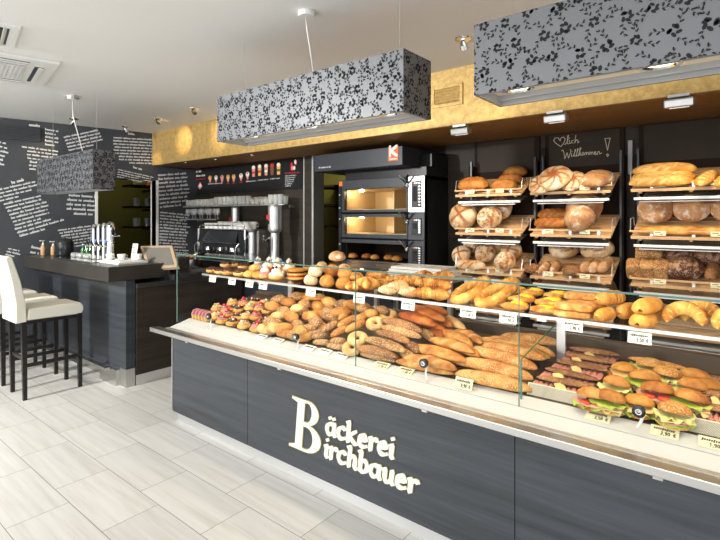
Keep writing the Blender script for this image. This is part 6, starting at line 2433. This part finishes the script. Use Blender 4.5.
hb1, hb2 = ham_baguette(1), ham_baguette(6)
seg = [(535, 385, 595, 397, .0), (543, 376, 597, 389, .015), (555, 368, 607, 379, .025), (563, 361, 611, 371, .03), (568, 355, 619, 363, .03)]
lb = ['front one behind the perforated metal holder', 'second from the front', 'third from the front', 'fourth from the front', 'at the back']
out = []
for (loc, rot, s_, l) in long_spots([s_ + ('dark baguette with folded ham and cheese, ' + l,) for s_, l in zip(seg, lb)], .30):
    out.append((loc, rot, (s_[0], 1.05, .95), l))
place([hb1, hb2], None, 'baguette sandwich', 'ham baguettes', out)
hb3 = ham_baguette(9)
out = [(loc, rot, (s_[0], 1.05, 1), l) for (loc, rot, s_, l) in long_spots([(686, 413, 742, 425, .0, 'dark baguette with folded ham at the outer end of the ledge'), (700, 402, 748, 412, .02, 'dark baguette with ham lying behind the front end one')], .30)]
place([hb3], None, 'baguette sandwich', 'ham baguettes at the far end', out)
hb4 = ham_baguette(19, 'salami')
place([hb4], None, 'baguette sandwich', None, [(loc, rot, (s_[0], 1.05, 1), l) for (loc, rot, s_, l) in long_spots([(700, 386, 742, 394, .02, 'baguette with dark red salami at the outer back corner')], .30)])
hb5 = ham_baguette(29, 'lettuce', crustm='seedbag')
place([hb5], None, 'baguette sandwich', None, [(loc, rot, (s_[0], 1.0, 1), l) for (loc, rot, s_, l) in long_spots([(627, 366, 686, 378, .03, 'long seeded baguette sandwich with lettuce at the back of the filled rolls')], .30)])

# perforated metal holders
m, nt, p = nodes('perforated_metal')
v = tex_coord(nt, (1, 1, 1))
vo = nt.nodes.new('ShaderNodeTexVoronoi')
vo.voronoi_dimensions = '2D'
vo.inputs['Scale'].default_value = 170
vo.inputs['Randomness'].default_value = 0.0
sx_ = nt.nodes.new('ShaderNodeSeparateXYZ')
cx_ = nt.nodes.new('ShaderNodeCombineXYZ')
nt.links.new(v, sx_.inputs[0])
nt.links.new(math_n(nt, 'ADD', sx_.outputs[0], sx_.outputs[2]), cx_.inputs[0])
nt.links.new(math_n(nt, 'SUBTRACT', sx_.outputs[2], sx_.outputs[0]), cx_.inputs[1])
nt.links.new(cx_.outputs[0], vo.inputs['Vector'])
nt.links.new(mixc(nt, math_n(nt, 'LESS_THAN', vo.outputs['Distance'], .36), (.62, .56, .42), (.10, .07, .04)), p.inputs['Base Color'])
p.inputs['Roughness'].default_value = .4
M['perf'] = m
for (px, py, w, lb) in ((555.5, 395, .25, 'before the ham baguettes'), (722, 432, .25, 'at the outer end before the ham baguette')):
    q = on_deck(px, py + 2, .02)
    root = empty('perforated_holder', (q.x, 2.262, .776))
    tag(root, 'low perforated metal holder on the price ledge ' + lb, 'metal holder', 'perforated metal holders')
    b = MB(); b.box((0, 0, .026), (w, .002, .050), 'perf', rx=-.35); b.build('perforated_plate', parent=root)
    b = MB(); b.box((0, .009, .052), (w + .004, .004, .004), 'card', rx=-.35); b.box((-w / 2, 0, .026), (.004, .004, .052), 'card', rx=-.35); b.box((w / 2, 0, .026), (.004, .004, .052), 'card', rx=-.35); b.build('frame', parent=root)

# ------------------------------------------------------------ price cards
FONT = {
    '0': [arc(.25, .5, .22, .46, 0, 360, 12)], '1': [[(.05, .75), (.25, 1), (.25, 0)]], '2': [arc(.25, .72, .2, .26, 160, -30, 8) + [(.03, 0), (.48, 0)]],
    '3': [arc(.22, .75, .2, .23, 150, -90, 7), arc(.22, .26, .22, .26, 90, -150, 8)], '5': [[(.45, 1), (.1, 1), (.08, .55)] + arc(.22, .3, .22, .28, 100, -140, 8)],
    '9': [arc(.24, .7, .2, .28, 0, 360, 10), [(.44, .7), (.40, .25), (.2, 0)]], ',': [[(.12, .05), (.06, -.15)]], '€': [arc(.38, .5, .26, .46, 50, 310, 10), [(.02, .6), (.45, .6)], [(.02, .4), (.42, .4)]], ' ': []}


def price(mb, txt, x, y, s, T_):
    for ch_ in txt:
        if FONT[ch_]:
            pen(mb, [[(x + a * s * .8, y + c__ * s) for a, c__ in st_] for st_ in FONT[ch_]], (s * .16, s * .12), 0, .0006, 'ink', T_)
        x += (.3 if ch_ == ',' else .55) * s
    return x


rngp = random.Random(77)
TXT = ['1,30 €', '2,50 €', '1,90 €', '2,90 €', '3,50 €', '0,90 €']


def card(name, loc, rx, w, h, mt, txt, lab, grp):
    root = empty(name, loc)
    root.rotation_euler = (rx, 0, 0)
    tag(root, lab, 'price card', grp)
    b = MB(); b.box((0, 0, 0), (w, .0015, h), mt); b.build('card', parent=root)
    b = MB()
    T_ = Matrix.Translation((0, -.0008, 0)) @ Euler((PI / 2, 0, 0)).to_matrix().to_4x4()
    x = -w * .36
    while x < w * .36:
        b.box((x, -.0012, h * .20), (w * .05, .0008, h * (.16 if rngp.random() < .7 else .24)), 'ink', ry=.2)
        x += w * .075
    if txt:
        price(b, txt, -w * .12, -h * .32, h * .30, T_)
    b.build('writing', parent=root)
    return root


hang = [(212.6, 279, 'under the first chocolate donuts'), (232, 281.5, 'under the big chocolate donuts'), (249.4, 284, 'under the plain donuts, before the glass joint'), (263, 286, 'under the plain donuts, after the glass joint'),
        (310.7, 292.5, 'under the round rolls'), (359, 299, 'under the star pastry'), (408, 305.5, 'under the sugared croissants'), (468, 313, 'under the first plaited ring'), (508, 318.5, 'under the second plaited ring'), (572.5, 326, 'under the flat puff pastries'), (639.5, 338, 'under the spiral rolls')]
for k, (px, py, l) in enumerate(hang):
    q = at_y(px, py, 2.335)
    card('price_card', q, -.18, .088, .048, 'cardw', TXT[k % 6] if k > 4 else None, 'white price card hanging from the glass shelf ' + l, 'price cards on the glass shelf')
ledge = [(263, 343, 'cardw', 'first along the ledge before the seeded rolls'), (279, 347, 'cardw', 'second along the ledge before the seeded rolls'), (310, 356, 'cardw', 'after the clamp before the finger rolls'), (326, 360, 'cardw', 'before the plaited rolls'),
         (343, 364, 'cardw', 'just before the second glass joint'), (383, 370.5, 'card', 'before the brown grain sticks'), (407, 379, 'card', 'before the pointed sticks, beside the clamp'), (467, 393, 'card', 'before the sesame baguettes'),
         (599, 417, 'card', 'before the first filled rolls'), (665, 437, 'card', 'before the filled rolls after the clamp'), (714, 447, 'card', 'at the outer end of the ledge')]
for k, (px, py, mt_, l) in enumerate(ledge):
    q = at_y(px, py, 2.215)
    up = k == 7
    card('price_card', Vector((q.x, 2.20 if not up else 2.178, .772 if not up else .785)), -1.15 if not up else -.5, .095, .055, mt_, TXT[(k * 5) % 6] if k > 4 else None, ('cream' if mt_ == 'card' else 'white') + ' price card on the price ledge ' + l, 'price cards on the ledge')

# things on the rear work surface behind the case
q = at_y(430, 278, 3.15)
wk = empty('work_table', (-1.6, 3.12, 0))
tag(wk, 'narrow steel work surface along the rear of the display case', 'work surface')
bpy.context.view_layer.update()
b = MB(); b.bb(-2.3, -1.6, 3.0, 3.32, 1.15, 1.17, 'steel'); par(b.build('table_top'), wk)
b = MB()
for x in (-2.27, -1.63):
    for y in (3.03, 3.29):
        b = MB(); b.bb(x - .015, x + .015, y - .015, y + .015, 0, 1.15, 'steel'); par(b.build('leg'), wk)
b = MB()
for i in range(3):
    b.box((0, 0, .012 + i * .022), (.50 - .04 * i, .26, .02), ['white', 'paper', 'white'][i], rz=.03 * i)
o = tag(b.build('paper_stack', bev=.004), 'flat pile of white wrapping paper and trays behind the croissants', 'paper pile')
o.location = (-1.92, 3.15, 1.17)
# little sign with flower and white card behind the donuts
b = MB(); b.box((0, 0, .07), (.07, .03, .14), 'cardw'); b.box((0, -.017, .07), (.03, .002, .05), 'red')
o = tag(b.build('small_sign', bev=.003), 'small white box with red mark on the back counter beside the grinder', 'box')
o.location = (-4.05, 3.66, ZC)
def flower_pot(loc, lab):
    root = empty('flower_pot', loc)
    tag(root, lab, 'flowers')
    b = MB(); b.lathe([(.03, 0), (.04, .06), (.037, .06), (.0, .05)], 14, 'ceramic'); b.build('pot', parent=root, smooth=True)
    b = MB()
    rg_ = random.Random(2)
    for k in range(14):
        a = rg_.random() * 6.28; r = rg_.uniform(0, .06)
        b.ball((r * math.cos(a), r * math.sin(a), .09 + rg_.uniform(0, .05)), (.016, .014, .012), ['berry', 'custard', 'orange', 'kiwi'][k % 4], 8, 5)
    b.build('blossoms', parent=root, smooth=True)
flower_pot((-3.88, 3.62, ZC), 'small pot of yellow and orange flowers on the back counter, next to the small sign')
flower_pot((at_y(190, 254, 3.7).x, 3.7, ZC), 'small pot of red and yellow flowers on the back counter beyond the cash register')
